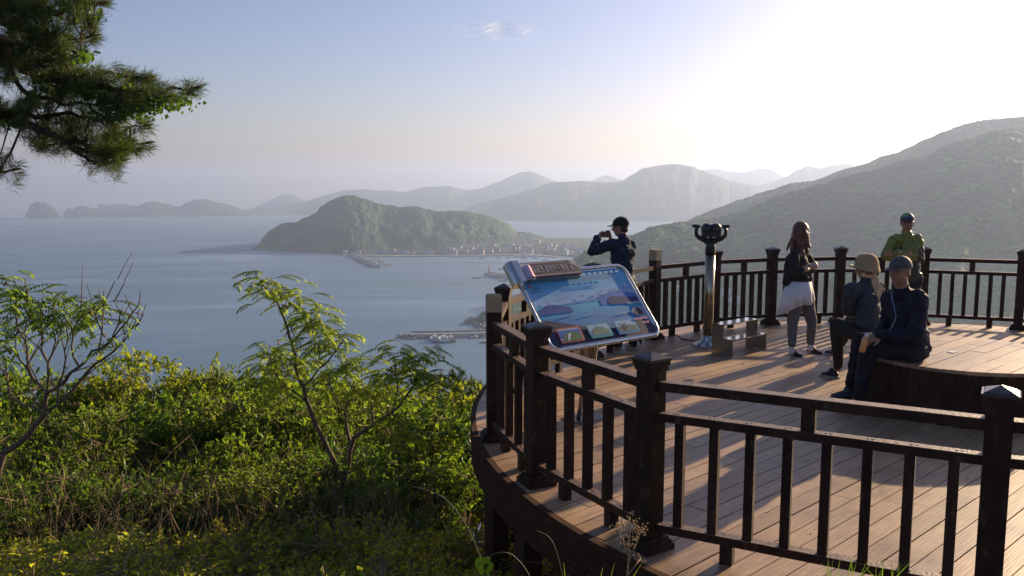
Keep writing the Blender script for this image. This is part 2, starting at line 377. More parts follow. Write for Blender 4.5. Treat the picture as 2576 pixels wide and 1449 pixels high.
def range_(name, outline, d, depth, base=None, step=3.0, amp=0.02, mat_='far_hill', seed=0):
    """a hill range: the crest follows the measured skyline at distance d and falls to the sea before and behind"""
    x0, x1 = outline[0][0], outline[-1][0]
    n = max(8, int((x1 - x0) / step)); ts = np.linspace(-1, 1, 25); V = []
    for i in range(n + 1):
        x = x0 + (x1 - x0) * i / n
        zt = EYE - tan_below(smooth_interp(outline, x)) * d
        u = (x - 1288) / (F * CP)
        for t in ts:
            dd = d + t * depth + 0.12 * depth * fbm(x * .02, seed, 3) * (1 - abs(t)) * (0 if abs(t) < .04 else 1)
            X, Y = u * dd, dd; zs = sea_z(math.hypot(X, Y)) - 3
            p = 1 - abs(t) ** 1.35
            k = p + .16 * p * (1 - p) * 4 * fbm(x * .03 + 5 * abs(t), t * 2.5, seed)
            z = zs + (zt - zs) * k
            z += amp * (zt - zs) * fbm(x * .35, t * 20, seed + 9) * (p ** .5) * .35
            V.append((X, Y, z))
    k = len(ts)
    Fc = [(i * k + j, (i + 1) * k + j, (i + 1) * k + j + 1, i * k + j + 1) for i in range(n) for j in range(k - 1)]
    return tag(link(name, npmesh(name, V, Fc, M[mat_], smooth=True)), kind='structure')
range_('hills', [(76, 541), (79, 536), (84, 527), (92, 515), (98, 510), (104, 509), (110, 507), (119, 509), (129, 510), (142, 519), (150, 526), (154, 529), (159, 536), (163, 542)], 6000, 420, seed=1, step=1.5, amp=.12)
range_('hills', [(170, 541), (173, 536), (179, 526), (188, 522.5), (194, 527.5), (203, 521), (217, 518), (234, 521), (250, 524.5), (290, 526), (315, 525), (338, 521), (359, 517.5), (382, 508), (399, 506.5), (426, 512.5), (460, 519.5), (481, 509), (504, 501), (528, 501.5), (555, 509), (582, 514), (600, 521), (620, 529), (640, 536)], 6400, 600, seed=2, step=2, amp=.05)
range_('hills', [(240, 530), (257, 524), (260, 514), (271, 513), (282, 516), (311, 512.5), (349, 517), (380, 528)], 7400, 500, seed=3, step=2, amp=.05)
range_('hills', [(640, 526), (653, 519), (674, 510), (694, 500.5), (714, 491), (728, 488), (745, 491), (775, 504), (800, 516), (830, 528)], 8600, 900, seed=4, amp=.006)
range_('hills', [(620, 531), (643, 524), (677, 523.5), (720, 519), (760, 511), (787, 502.5), (830, 489), (870, 479.5), (912, 476), (962, 479.5), (990, 479), (1016, 482.5), (1045, 478), (1066, 471), (1129, 467.5), (1175, 478), (1204, 475.5), (1254, 458.5), (1287, 442), (1312, 432.5), (1337, 431.5), (1362, 442), (1391, 454.5), (1420, 468), (1470, 490), (1540, 520)], 7000, 900, seed=5, amp=.006)
range_('hills', [(1470, 470), (1487, 454), (1506, 445), (1520, 440.5), (1536, 444), (1554, 450.5), (1590, 470)], 8300, 700, seed=6, amp=.006)
range_('hills', [(1700, 445), (1762, 427), (1792, 425), (1832, 432.5), (1864, 434.5), (1885, 428), (1904, 423.5), (1924, 425), (1964, 444.5), (2010, 470)], 8000, 800, seed=7, amp=.006)
range_('hills', [(1120, 556), (1162, 529), (1204, 510.5), (1245, 503), (1291, 490), (1333, 477.5), (1387, 458.5), (1462, 455), (1520, 458.5), (1558, 456.5), (1585, 440), (1612, 423), (1654, 416), (1677, 412.8), (1691, 412.5), (1735, 418.5), (1752, 427), (1800, 444.5), (1832, 455), (1884, 465), (1960, 490), (2100, 520)], 4900, 760, seed=8, amp=.006)
range_('hills', [(1780, 510), (1856, 477), (1944, 455), (1968, 444.5), (1992, 428.5), (2020, 417.5), (2052, 423.5), (2076, 416.5), (2117, 411), (2137, 416.5), (2200, 440), (2400, 500)], 5900, 800, seed=9, amp=.006)

# wooded headland with the harbour town at its foot
ISLE = [(638, 628), (641, 621), (658, 611), (666, 596), (687, 577), (716, 562), (750, 558.5), (770, 548), (800, 535.5), (812, 519), (837, 504.5), (866, 492.8), (880, 490.6), (895, 490.6), (916, 498), (950, 510.5), (979, 516), (1012, 521), (1050, 519), (1075, 525.5), (1108, 532.5), (1141, 530.5), (1179, 533), (1216, 540), (1254, 552.5), (1279, 563), (1300, 583.5), (1329, 586), (1362, 594), (1391, 610.5), (1408, 618), (1450, 622), (1520, 622), (1640, 610)]
SHORE = [(638, 625), (700, 630), (830, 635), (900, 641), (1000, 641), (1200, 640), (1330, 637.5), (1420, 643), (1480, 652), (1640, 680)]
def d_at_sea(y):
    T = tan_below(y)      # 150/d + d/CURV = T
    return (T - math.sqrt(T * T - 4 * 150 / CURV)) / (2 / CURV)
def isle_z(x, d):
    d0 = d_at_sea(interp(SHORE, x)); dr = interp([(638, 2120), (800, 2280), (1000, 2330), (1250, 2350), (1300, 2420), (1450, 2450), (1640, 2500)], x); db = dr + interp([(638, 60), (700, 350), (1250, 380), (1320, 170), (1640, 150)], x)
    zt = EYE - tan_below(smooth_interp(ISLE, x)) * dr
    u_ = (x - 1288) / (F * CP); zs0 = SEA - d * d * (1 + u_ * u_) / CURV
    if d < d0: return zs0 - 2 - (d0 - d) * .4
    hr = zt - (SEA - dr * dr / CURV)
    if d < dr:
        t = (d - d0) / (dr - d0)
        flat = interp([(638, 0), (850, .0), (950, .15), (1100, .22), (1300, .45), (1640, .6)], x)
        q = max(0, (t - flat) / (1 - flat)); e = 1.0 if x < 1100 else .9
        k = q ** e * (1 - .0 * q)
        k += .34 * q * (1 - q) * 2 * fbm(x * .018, t * 2.2, 4.2) + .2 * q * (1 - q) * fbm(x * .06, t * 7, 1.2)
        base = 2.2 + 4.0 * min(1, t * 4) * (1 if x > 860 else 0)
        base *= min(1, (d - d0) / 6.0)
        return zs0 + base + max(0, hr - base) * max(0, k)
    t = (d - dr) / (db - dr)
    return zs0 + hr * max(-.05, 1 - t ** 1.5) - 3 * min(1, max(0, t))
V = []; xs = np.arange(636, 1641, 2.2); ds = np.r_[np.linspace(1700, 1950, 24), np.linspace(1956, 2480, 88), np.linspace(2490, 2900, 22)]
for x in xs:
    u = (x - 1288) / (F * CP)
    for d in ds:
        z = isle_z(x, d); h = z + 150 + d * d / CURV
        if h > 9: z += (min(1, (h - 9) / 12)) * (2.6 * fbm(u * d * .09, d * .09, 2, 2) + 1.8 * fbm(u * d * .25, d * .22, 7, 2))
        V.append((u * d, d, z))
k = len(ds)
Fc = [(i * k + j, (i + 1) * k + j, (i + 1) * k + j + 1, i * k + j + 1) for i in range(len(xs) - 1) for j in range(k - 1)]
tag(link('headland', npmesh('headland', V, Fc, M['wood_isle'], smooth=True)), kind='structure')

# near mountain on the right in two ridges, and the valley under it
def slope(name, top, dr, d0, z0, x0, x1, dmax, seed, mat_='wood_hill', stepx=2.2, rough=1.0):
    V = []; xs = np.arange(x0, x1, stepx); nd = 120
    for x in xs:
        R = interp(dr, x); D0 = interp(d0, x); Z0 = interp(z0, x); zt = EYE - tan_below(smooth_interp(top, x)) * R
        u = (x - 1288) / (F * CP)
        for j in range(nd):
            s = j / (nd - 1)
            d = D0 + (R - D0) * s / .78 if s < .78 else R + (dmax - R) * (s - .78) / .22
            if d <= R:
                t = (d - D0) / (R - D0); k = t ** 1.05 + .14 * t * (1 - t) * 2 * fbm(x * .007, t * 2.0, seed) + .07 * t * (1 - t) * fbm(x * .02, t * 5, seed + 3)
                z = Z0 + (zt - Z0) * k
            else:
                t = (d - R) / ((zt - SEA) * 2.6 + 30); z = zt - (zt - SEA + 12) * min(1, max(0, t)) ** 1.2 - max(0, t - 1) * 4
            z += rough * min(1, max(0, (z - SEA - 6) / 14)) * (3.0 * fbm(u * d * .05, d * .05, seed, 3) * min(1, abs(d - R) / 150 + .25) + 1.9 * fbm(u * d * .16, d * .16, seed + 5, 2))
            V.append((u * d, d, z))
    Fc = [(i * nd + j, (i + 1) * nd + j, (i + 1) * nd + j + 1, i * nd + j + 1) for i in range(len(xs) - 1) for j in range(nd - 1)]
    return tag(link(name, npmesh(name, V, Fc, M[mat_], smooth=True)), kind='structure')
NEAR = [(1180, 830), (1188, 812), (1200, 800), (1212, 786), (1228, 776), (1300, 745), (1380, 700), (1436, 660), (1441, 652), (1460, 638), (1479, 627), (1530, 612), (1583, 590), (1647, 567), (1723, 555), (1790, 546), (1856, 531), (1900, 512), (1944, 493), (1996, 477), (2050, 463), (2104, 445), (2168, 428), (2305, 389), (2397, 349), (2505, 320), (2576, 312), (2900, 290)]
BACK = [(1700, 572), (1751, 541), (1800, 522), (1856, 501), (1920, 480), (1984, 459), (2032, 455), (2060, 445), (2096, 429), (2130, 420), (2168, 409), (2204, 391), (2237, 384), (2270, 368), (2305, 350), (2350, 330), (2397, 312), (2430, 304), (2465, 298), (2525, 294), (2576, 285), (2700, 272), (2900, 262)]
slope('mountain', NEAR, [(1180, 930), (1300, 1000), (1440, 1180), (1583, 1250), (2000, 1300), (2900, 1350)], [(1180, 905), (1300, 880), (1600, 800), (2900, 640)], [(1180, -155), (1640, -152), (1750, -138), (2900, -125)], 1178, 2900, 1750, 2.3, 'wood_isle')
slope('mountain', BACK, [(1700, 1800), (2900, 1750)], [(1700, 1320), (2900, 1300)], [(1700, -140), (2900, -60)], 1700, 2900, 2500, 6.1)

# hillside under the camera, falling to the sea
def ground_z(X, Y):
    if Y < 1: g = .45
    elif Y < 18: g = .45 - .36 * (Y - 1)
    else: g = .45 - .36 * 17 - .52 * (Y - 18)
    g -= .02 * max(0, -X - 2)
    return max(g, -175)
M['soil'] = mat('hill_soil', (.10, .085, .045), (.035, .04, .016), scale=3.5, rough=.95, bump=.8, bscale=14)
ys = list(np.arange(-12, 22, .45)) + list(np.geomspace(22, 420, 40)); xg = sorted(set([round(v, 2) for v in list(np.arange(-16, 16, .5)) + list(-np.geomspace(16, 700, 22)) + list(np.geomspace(16, 700, 22))]))
V = [(x, y, ground_z(x, y) + .12 * fbm(x * .8, y * .8, 1) * (1 if abs(x) < 20 and y < 22 else 0) + (6 * fbm(x * .02, y * .02) if y > 40 else 0)) for y in ys for x in xg]
k = len(xg)
Fc = [(i * k + j, i * k + j + 1, (i + 1) * k + j + 1, (i + 1) * k + j) for i in range(len(ys) - 1) for j in range(k - 1)]
tag(link('hillside_ground', npmesh('hillside_ground', V, Fc, M['soil'], smooth=True)), kind='structure')

# thin cloud high in the sky
def cloud_mat():
    m, nt, ns, L = _nt('thin_cloud')
    out = N(ns, 'ShaderNodeOutputMaterial'); tr = N(ns, 'ShaderNodeBsdfTransparent'); tl = N(ns, 'ShaderNodeBsdfTranslucent'); tl.inputs[0].default_value = (1, 1, 1, 1)
    df = N(ns, 'ShaderNodeBsdfDiffuse'); df.inputs[0].default_value = (1, 1, 1, 1); ad = N(ns, 'ShaderNodeAddShader'); mx = N(ns, 'ShaderNodeMixShader')
    L.new(tl.outputs[0], ad.inputs[0]); L.new(df.outputs[0], ad.inputs[1])
    tc = N(ns, 'ShaderNodeTexCoord'); mp = N(ns, 'ShaderNodeMapping'); mp.inputs['Scale'].default_value = (2.2, 6, 1); mp.inputs['Rotation'].default_value = (0, 0, .25); L.new(tc.outputs['UV'], mp.inputs[0])
    n = N(ns, 'ShaderNodeTexNoise'); n.inputs['Scale'].default_value = 1.6; n.inputs['Detail'].default_value = 9; n.inputs['Roughness'].default_value = .62; n.inputs['Distortion'].default_value = 1.3; L.new(mp.outputs[0], n.inputs['Vector'])
    g = N(ns, 'ShaderNodeTexGradient', gradient_type='SPHERICAL'); m2 = N(ns, 'ShaderNodeMapping'); m2.inputs['Location'].default_value = (-1, -1, 0); m2.inputs['Scale'].default_value = (2, 2, 1); L.new(tc.outputs['UV'], m2.inputs[0]); L.new(m2.outputs[0], g.inputs[0])
    r = ramp(ns, [(.40, (0, 0, 0)), (.62, (1, 1, 1))]); L.new(n.outputs['Fac'], r.inputs[0])
    mu = N(ns, 'ShaderNodeMath', operation='MULTIPLY'); L.new(r.outputs[0], mu.inputs[0]); L.new(g.outputs['Fac'], mu.inputs[1])
    m3 = N(ns, 'ShaderNodeMath', operation='MULTIPLY'); m3.inputs[1].default_value = 1.0; L.new(mu.outputs[0], m3.inputs[0])
    L.new(m3.outputs[0], mx.inputs[0]); L.new(tr.outputs[0], mx.inputs[1]); L.new(ad.outputs[0], mx.inputs[2]); L.new(mx.outputs[0], out.inputs[0])
    return m
cp = [at(1120, 105, 9000), at(1360, 105, 9000), at(1370, 48, 9600), at(1130, 48, 9600)]
nx, ny = 16, 8; V = []; uv = []
for j in range(ny + 1):
    for i in range(nx + 1):
        a = cp[0].lerp(cp[1], i / nx); b = cp[3].lerp(cp[2], i / nx); p = a.lerp(b, j / ny); p.z += 40 * fbm(i * .3, j * .4, 5); V.append(p); uv.append((i / nx, j / ny))
Fc = [(j * (nx + 1) + i, j * (nx + 1) + i + 1, (j + 1) * (nx + 1) + i + 1, (j + 1) * (nx + 1) + i) for j in range(ny) for i in range(nx)]
me = npmesh('cloud', V, Fc, cloud_mat(), smooth=True); ul = me.uv_layers.new(name='uv')
for l in me.loops: ul.data[l.index].uv = uv[l.vertex_index]
tag(link('cloud', me), 'thin white wisp of cloud high over the bay', 'cloud')
# ------------------------------------------------------------------ deck
DC = Vector((4.8, 7.8, 0))
def deck_r(a):
    return 5.28 - .12 * max(0, math.cos(a - math.pi)) ** 3
outline = [(DC.x + deck_r(a) * math.cos(a), DC.y + deck_r(a) * math.sin(a)) for a in [2 * math.pi * i / 120 for i in range(120)]]
def clip_poly(poly, nx, ny, c):          # keep nx*x+ny*y <= c
    out = []
    for i in range(len(poly)):
        a = poly[i]; b = poly[(i + 1) % len(poly)]
        da = nx * a[0] + ny * a[1] - c; db = nx * b[0] + ny * b[1] - c
        if da <= 0: out.append(a)
        if da * db < 0:
            t = da / (da - db); out.append((a[0] + (b[0] - a[0]) * t, a[1] + (b[1] - a[1]) * t))
    return out
def dedupe(p):
    q = []
    for a in p:
        if not q or (abs(a[0] - q[-1][0]) + abs(a[1] - q[-1][1])) > 1e-4: q.append(a)
    return q
bd = (math.cos(BANG), math.sin(BANG)); bn = (-bd[1], bd[0])
def boards(poly, z1, z0, bw, gap, mb, seed, jl=(2.2, 3.6)):
    r = random.Random(seed)
    cs = [bn[0] * x + bn[1] * y for x, y in poly]; c = min(cs); cmx = max(cs)
    while c < cmx:
        s = clip_poly(clip_poly(poly, -bn[0], -bn[1], -(c + gap / 2)), bn[0], bn[1], c + bw - gap / 2)
        if len(s) >= 3:
            ds_ = [bd[0] * x + bd[1] * y for x, y in s]; d = min(ds_) - r.uniform(0, 2.5)
            while d < max(ds_):
                Lb = r.uniform(*jl)
                q = dedupe(clip_poly(clip_poly(s, -bd[0], -bd[1], -(d + .0015)), bd[0], bd[1], d + Lb - .0015))
                if len(q) >= 3: mb.prism(q, z0 + r.uniform(-.002, .0), z1 + r.uniform(-.0025, .0015), t=min(1, max(0, r.gauss(.5, .24))))
                d += Lb
        c += bw
deck = thing('viewing_deck', 'round brown timber viewing deck raised on posts above the hillside', 'deck', (DC.x, DC.y, 0))
mb = MB(); boards(outline, 0, -.028, .138, .007, mb, 3); mb.build('deck_boards', M['deck'], deck)
mb = MB(); mb.prism([(DC.x + (x - DC.x) * .985, DC.y + (y - DC.y) * .985) for x, y in outline], -.14, -.036); mb.build('deck_frame', mat('frame_dark', (.02, .013, .01), rough=.8), deck)
# curved fascia
fa = MB(); vs = []; n = len(outline)
for k_, (rr, z) in enumerate([(1.003, .004), (1.003, -.30), (.994, -.30), (.994, .004)]):
    vs += [(DC.x + (x - DC.x) * rr, DC.y + (y - DC.y) * rr, z) for x, y in outline]
fs = [(k_ * n + i, k_ * n + (i + 1) % n, ((k_ + 1) % 4) * n + (i + 1) % n, ((k_ + 1) % 4) * n + i) for k_ in range(4) for i in range(n)]
fa.add(vs, fs, 0, False); fa.build('edge_fascia', mat('fascia_wood', (.085, .038, .022), (.04, .018, .011), scale=5, stretch=(1, 1, 6), rough=.85, bump=.3, spec=.12), deck)
for (X, Y, w_) in [(-.13, 7.0, .15), (.12, 6.15, .15), (.02, 7.9, .13), (.78, 4.85, .16), (.98, 5.15, .15), (2.3, 3.6, .15), (.5, 9.9, .15), (3.9, 2.9, .15), (1.9, 11.6, .15), (6.1, 2.85, .15), (8.2, 4.1, .15), (9.6, 6.4, .15), (9.7, 9.0, .15), (8.0, 11.7, .15), (4.9, 12.7, .15)]:
    MB().box((X, Y, -.15 + (ground_z(X, Y) - .4) / 2), (w_, w_, -(ground_z(X, Y) - .4) - .3 + .0), rz=.5).build('support_post', M['rust'], deck)

# round seat platform
PCX, PCY, PR, PH = 4.24, 8.06, .91, .5
pl = thing('seat_platform', 'low round timber platform with dark curved side in the middle of the deck', 'platform', (PCX, PCY, 0))
pol = [(PCX + (PR + .012) * math.cos(2 * math.pi * i / 72), PCY + (PR + .012) * math.sin(2 * math.pi * i / 72)) for i in range(72)]
mb = MB(); boards(pol, PH, PH - .03, .15, .005, mb, 8, (1.3, 2.6)); mb.build('platform_top', deck_mat('platform_boards', 1.12), pl)
mb = MB(); ns_ = 60
for i in range(ns_):
    a = 2 * math.pi * (i + .5) / ns_
    mb.box((PCX + (PR - .012) * math.cos(a), PCY + (PR - .012) * math.sin(a), (PH - .034 + .004) / 2), (.022, 2 * math.pi * PR / ns_ - .004, PH - .038), rz=a, t=rnd.random())
mb.build('platform_side', M['rail'], pl)
p_ = on(2396, 886, PH); mb = MB(); mb.box((p_.x, p_.y, PH + .002), (.10, .06, .008), rz=BANG); mb.build('inset_light', mat('frosted_lens', (.75, .74, .7), rough=.3), pl)

# ------------------------------------------------------------------ posts and railings
CPS = (4.88, 7.83); RPS = 4.93
PT = [('R', 2.301, 3.998), ('N1', .787, 4.813), ('B', .173, 5.881), ('A', -.147, 6.921), ('P5', -.075, 8.091), ('P55', .34, 9.19), ('P6', .959, 10.239), ('P7', 1.902, 11.714 - .55), ('P8', 2.881, 12.281), ('P9', 3.81, 12.677), ('P10', 4.871, 12.845), ('P11', 6.06, 12.72), ('P12', 7.227, 12.26)]
PT[7] = ('P7', 1.902, 11.5)
aa = math.atan2(12.26 - CPS[1], 7.227 - CPS[0])
for i in range(1, 14):
    a = aa - i * math.radians(13.4)
    if i < 12: PT.append(('Q%d' % i, CPS[0] + RPS * math.cos(a), CPS[1] + RPS * math.sin(a)))
    if i == 11: break
desc = {
 'R': 'largest deck post with grey pyramid cap, right end of the front railing',
 'N1': 'brown deck post with grey pyramid cap at the left end of the front railing',
 'B': 'brown deck post with dark cap before the lower left corner of the picture board',
 'A': 'brown post topped with a pale bare block at the left outer edge of the deck',
 'P5': 'deck post with black cap just below the chrome end of the board header',
 'P55': 'dark deck post hidden behind the picture board header',
 'P6': 'deck post whose cap peeks over the picture board beside the man taking a photo',
 'P7': 'deck post topped with a pale bare block beside the man taking a photo',
 'P8': 'dark deck post standing directly behind the coin viewer column',
 'P9': 'dark deck post with grey cap between the step stool and the woman with crossed arms',
 'P10': 'dark deck post with grey cap between the woman with crossed arms and the straw hat',
 'P11': 'dark deck post behind the straw hat and the man in the lime jacket',
 'P12': 'dark deck post with grey cap, rightmost on the far railing'}
pos = {k: Vector((x, y, 0)) for k, x, y in PT}
names = [k for k, _, _ in PT]
PW = .118
def post(k, p, rz):
    pale = k in ('A', 'P7'); h = 1.10
    t = thing('railing_post', desc.get(k, 'dark deck post of the railing beyond the right edge of the photo'), 'post', p, 'posts of the deck railing')
    MB().box((p.x, p.y, .55 if not pale else .53), (PW, PW, 1.10 if not pale else 1.06), rz=rz, t=rnd.random()).build('shaft', M['rail'], t)
    b = MB()
    for w_, z0, z1 in [(.215, .001, .035), (.19, .035, .055), (.165, .055, .075)]: b.box((p.x, p.y, (z0 + z1) / 2), (w_, w_, z1 - z0), rz=rz)
    b.build('foot', M['rail'], t)
    if pale:
        b = MB(); b.box((p.x, p.y, 1.125), (PW + .004, PW + .004, .13), rz=rz)
        for i in range(9): 
            o = Vector((math.cos(rz), math.sin(rz), 0)) * ((i - 4) * .0125)
            b.box((p.x + o.x, p.y + o.y, 1.1935), (.007, PW * .92, .007), rz=rz)
        b.build('bare_block', M['whitecap'], t)
    else:
        b = MB(); b.box((p.x, p.y, 1.06), (.135, .135, .03), rz=rz); b.box((p.x, p.y, 1.0885), (.15, .15, .027), rz=rz)
        b.build('collar', M['rail'], t)
        c = MB(); c.box((p.x, p.y, 1.109), (.162, .162, .014), rz=rz)
        a = Vector((math.cos(rz), math.sin(rz), 0)); e = Vector((-a.y, a.x, 0)); q = []
        for sx, sy in ((-1, -1), (1, -1), (1, 1), (-1, 1)): q.append(p + a * sx * .074 + e * sy * .074 + Vector((0, 0, 1.1155)))
        for sx, sy in ((-1, -1), (1, -1), (1, 1), (-1, 1)): q.append(p + a * sx * .066 + e * sy * .066 + Vector((0, 0, 1.122)))
        q.append(p + Vector((0, 0, 1.150)))
        c.add(q, [(0, 1, 5, 4), (1, 2, 6, 5), (2, 3, 7, 6), (3, 0, 4, 7), (4, 5, 8), (5, 6, 8), (6, 7, 8), (7, 4, 8), (3, 2, 1, 0)])
        c.build('pyramid_cap', M['cap'], t)
    return t
nb = {('R', 'N1'): 8, ('N1', 'B'): 5, ('B', 'A'): 4}
sdesc = {('R', 'N1'): 'dark timber railing section of eight balusters across the front, nearest to the camera',
 ('N1', 'B'): 'dark timber railing section of five balusters curving in front of the picture board stand',
 ('B', 'A'): 'dark timber railing section seen almost edge on at the left outer edge of the deck',
 ('A', 'P5'): 'short railing section behind the pale topped post, sunlit on its inner side',
 ('P5', 'P55'): 'railing section behind the lower left corner of the picture board',
 ('P55', 'P6'): 'railing section hidden behind the picture board',
 ('P6', 'P7'): 'dark timber railing section behind the man taking a photo',
 ('P7', 'P8'): 'dark timber railing section between the pale topped post and the coin viewer',
 ('P8', 'P9'): 'dark timber railing section behind the step stool',
 ('P9', 'P10'): 'dark timber railing section behind the woman with crossed arms',
 ('P10', 'P11'): 'dark timber railing section behind the straw hat',
 ('P11', 'P12'): 'far timber railing beyond the seated man, ending at the rightmost far post'}
for i, k in enumerate(names):
    p = pos[k]; a, b = pos[names[i - 1]], pos[names[(i + 1) % len(names)]]
    if k == 'R': a, b = pos['Q11'], pos['N1']
    t = (b - a); rz = math.atan2(t.y, t.x)
    if k == 'N1': rz = math.radians(124)
    if k == 'R': rz = math.radians(150)
    post(k, p, rz)
rr_ = random.Random(5)
for i in range(len(names)):
    a, b = names[i], names[(i + 1) % len(names)]
    pa, pb = pos[a], pos[b]; d = pb - pa; Ln = d.length; u = d / Ln; rz = math.atan2(u.y, u.x)
    s = pa + u * (PW / 2 - .004); e = pb - u * (PW / 2 - .004); Ls = (e - s).length; mid = (s + e) / 2
    t = thing('railing', sdesc.get((a, b), 'timber railing section beyond the right edge of the photo'), 'railing', mid, 'railing panels of the viewing deck')
    for nm, z, w_, h_ in (('top_rail', .985, .085, .05), ('mid_rail', .805, .07, .045), ('bottom_rail', .155, .07, .045)):
        q = MB(); q.box((mid.x, mid.y, z - h_ / 2), (Ls, w_, h_), rz=rz, t=rr_.random())
        # worn upper strip, a hair proud; sunlit tone put into its paler brown
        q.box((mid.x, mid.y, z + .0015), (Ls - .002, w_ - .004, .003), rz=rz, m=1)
        if nm != 'top_rail':
            nn = 8
            for j in range(nn):
                c = s + u * (Ls * (j + .5) / nn) ; 
                for o in (-.012, .012): q.box((c.x + u.x * o, c.y + u.y * o, z + .004), (.012, .007, .004), rz=rz + rr_.uniform(-.5, .5), m=2)
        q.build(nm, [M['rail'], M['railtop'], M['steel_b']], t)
    n = nb.get((a, b), max(4, round(Ls / .19)))
    for j in range(n):
        c = s + u * (Ls * (j + 1) / (n + 1) if (a, b) not in nb else Ls * (j + .62) / (n + .24))
        MB().box((c.x, c.y, (.76 + .155) / 2), (.05, .05, .76 - .155 + .002), rz=rz + rr_.gauss(0, .03), t=rr_.random()).build('baluster', M['rail'], t)
    MB().box((mid.x, mid.y, (.805 + .935) / 2), (.07, .055, .13), rz=rz, t=rr_.random()).build('strut', M['rail'], t)
    for f_ in ((.27, .73) if Ls < 1.4 else (.25, .75)):
        c = s + u * (Ls * f_); MB().box((c.x, c.y, .055), (.07, .06, .11), rz=rz, t=rr_.random()).build('foot_block', M['rail'], t)

# ------------------------------------------------------------------ picture board
SG = Vector((.002, 7.191, 1.343)); saz, stl = math.radians(51.5), math.radians(50); SW, SLn = 1.307, .789
d1 = Vector((math.sin(saz), math.cos(saz), 0)); d2 = Vector((math.cos(saz) * math.cos(stl), -math.sin(saz) * math.cos(stl), -math.sin(stl))); dn = d1.cross(d2) * -1
if dn.z < 0: dn = -dn
def sp(u, v, n=0.0): return SG + d1 * u + d2 * v + dn * n
base = on(1471, 1052); base.z = 0
sg = thing('picture_board', 'tilted chrome framed picture board of the bay with a brown film strip header', 'sign', base)
def rrect(x0, y0, x1, y1, r, n=6):
    o = []
    for cx, cy, a0 in ((x1 - r, y1 - r, 0), (x0 + r, y1 - r, 90), (x0 + r, y0 + r, 180), (x1 - r, y0 + r, 270)):
        for i in range(n + 1):
            a = math.radians(a0 + 90 * i / n); o.append((cx + r * math.cos(a), cy + r * math.sin(a)))
    return o
FR = (SG, d1, d2, dn)
# prism wants right handed frames only for normals; fine either way
MB().prism(rrect(.03, .03, SW - .03, SLn - .03, .07), -.022, -.001, fr=FR).build('back_panel', M['steel_b'], sg)
mb = MB(); ring = rrect(.018, .018, SW - .018, SLn - .018, .09, 8); mb.tube([sp(x, y, 0) for x, y in ring] + [sp(*ring[0])], .018, n=10, cap=False); mb.build('frame', M['steel'], sg)
mb = MB()
for (x0, y0, x1, y1) in ((.12, .036, SW - .12, .05), (.12, SLn - .052, SW - .12, SLn - .036), (.036, .12, .052, SLn - .12), (SW - .052, .12, SW - .036, SLn - .12)):
    mb.prism([(x0, y0), (x1, y0), (x1, y1), (x0, y1)], 0, .006, fr=FR)
mb.build('clamp_strip', M['steel'], sg)
def flat(name, c, rough=.55):
    if name not in M: M[name] = mat('print_' + name, c, tuple(x * .93 for x in c), scale=6, rough=rough, spec=.12)
    return M[name]
def print_grad():
    m, nt, ns, L = _nt('print_sky_sea')
    out = N(ns, 'ShaderNodeOutputMaterial'); b = N(ns, 'ShaderNodeBsdfPrincipled'); L.new(b.outputs[0], out.inputs[0]); b.inputs['Roughness'].default_value = .45; b.inputs['Specular IOR Level'].default_value = .2
    tc = N(ns, 'ShaderNodeTexCoord'); sx = N(ns, 'ShaderNodeSeparateXYZ'); L.new(tc.outputs['UV'], sx.inputs[0])
    r = ramp(ns, [(0, (.06, .34, .60)), (.25, (.13, .40, .66)), (.44, (.27, .42, .66)), (.455, (.06, .42, .62)), (.62, (.015, .22, .50)), (1, (.02, .08, .25))])
    L.new(sx.outputs['Y'], r.inputs[0])
    n = N(ns, 'ShaderNodeTexNoise'); n.inputs['Scale'].default_value = 5; n.inputs['Detail'].default_value = 6; mp = N(ns, 'ShaderNodeMapping'); mp.inputs['Scale'].default_value = (1, 4, 1); L.new(tc.outputs['UV'], mp.inputs[0]); L.new(mp.outputs[0], n.inputs['Vector'])
    r2 = ramp(ns, [(.35, (.85, .85, .85)), (.65, (1.15, 1.15, 1.12))]); L.new(n.outputs['Fac'], r2.inputs[0])
    mu = N(ns, 'ShaderNodeVectorMath', operation='MULTIPLY'); L.new(r.outputs[0], mu.inputs[0]); L.new(r2.outputs[0], mu.inputs[1]); L.new(mu.outputs[0], b.inputs['Base Color'])
    return m
# printed picture face
face = rrect(.045, .045, SW - .045, SLn - .045, .06)
mb = MB(); mb.prism(face, .0, .002, fr=FR)
pf = mb.build('printed_face', print_grad(), sg); ul = pf.data.uv_layers.new(name='uv')
fcoord = [(x / SW, y / SLn) for x, y in face] * 2
for l in pf.data.loops: ul.data[l.index].uv = fcoord[l.vertex_index]
LAY = [.0034]
def art(polys, matn, c, lift=.0012):
    z = LAY[0]; LAY[0] += .0007
    m_ = MB()
    for p in polys: m_.prism([(x * SW, y * SLn) for x, y in p], z - .0005, z, fr=FR)
    return m_, flat(matn, c)
def put(polys, matn, c, nm='print_detail'):
    m_, mm = art(polys, matn, c); m_.build(nm, mm, pf)
def hill(pts, base): return [[(pts[0][0], base)] + pts + [(pts[-1][0], base)]]
def jag(x0, x1, y0, amp, base, n, seed, arch=0):
    r = random.Random(seed); return [(x0, base)] + [(x0 + (x1 - x0) * i / n, y0 - arch * math.sin(math.pi * i / n) + r.uniform(-amp, amp)) for i in range(n + 1)] + [(x1, base)]
put([jag(.30, .74, .44, .004, .46, 18, 2, .01)], 'far', (.12, .28, .52))
put([jag(.60, .955, .41, .008, .52, 14, 3, .05)], 'range', (.08, .18, .48))
put([jag(.045, .33, .50, .006, .56, 12, 4, .055)], 'isle1', (.03, .09, .30))
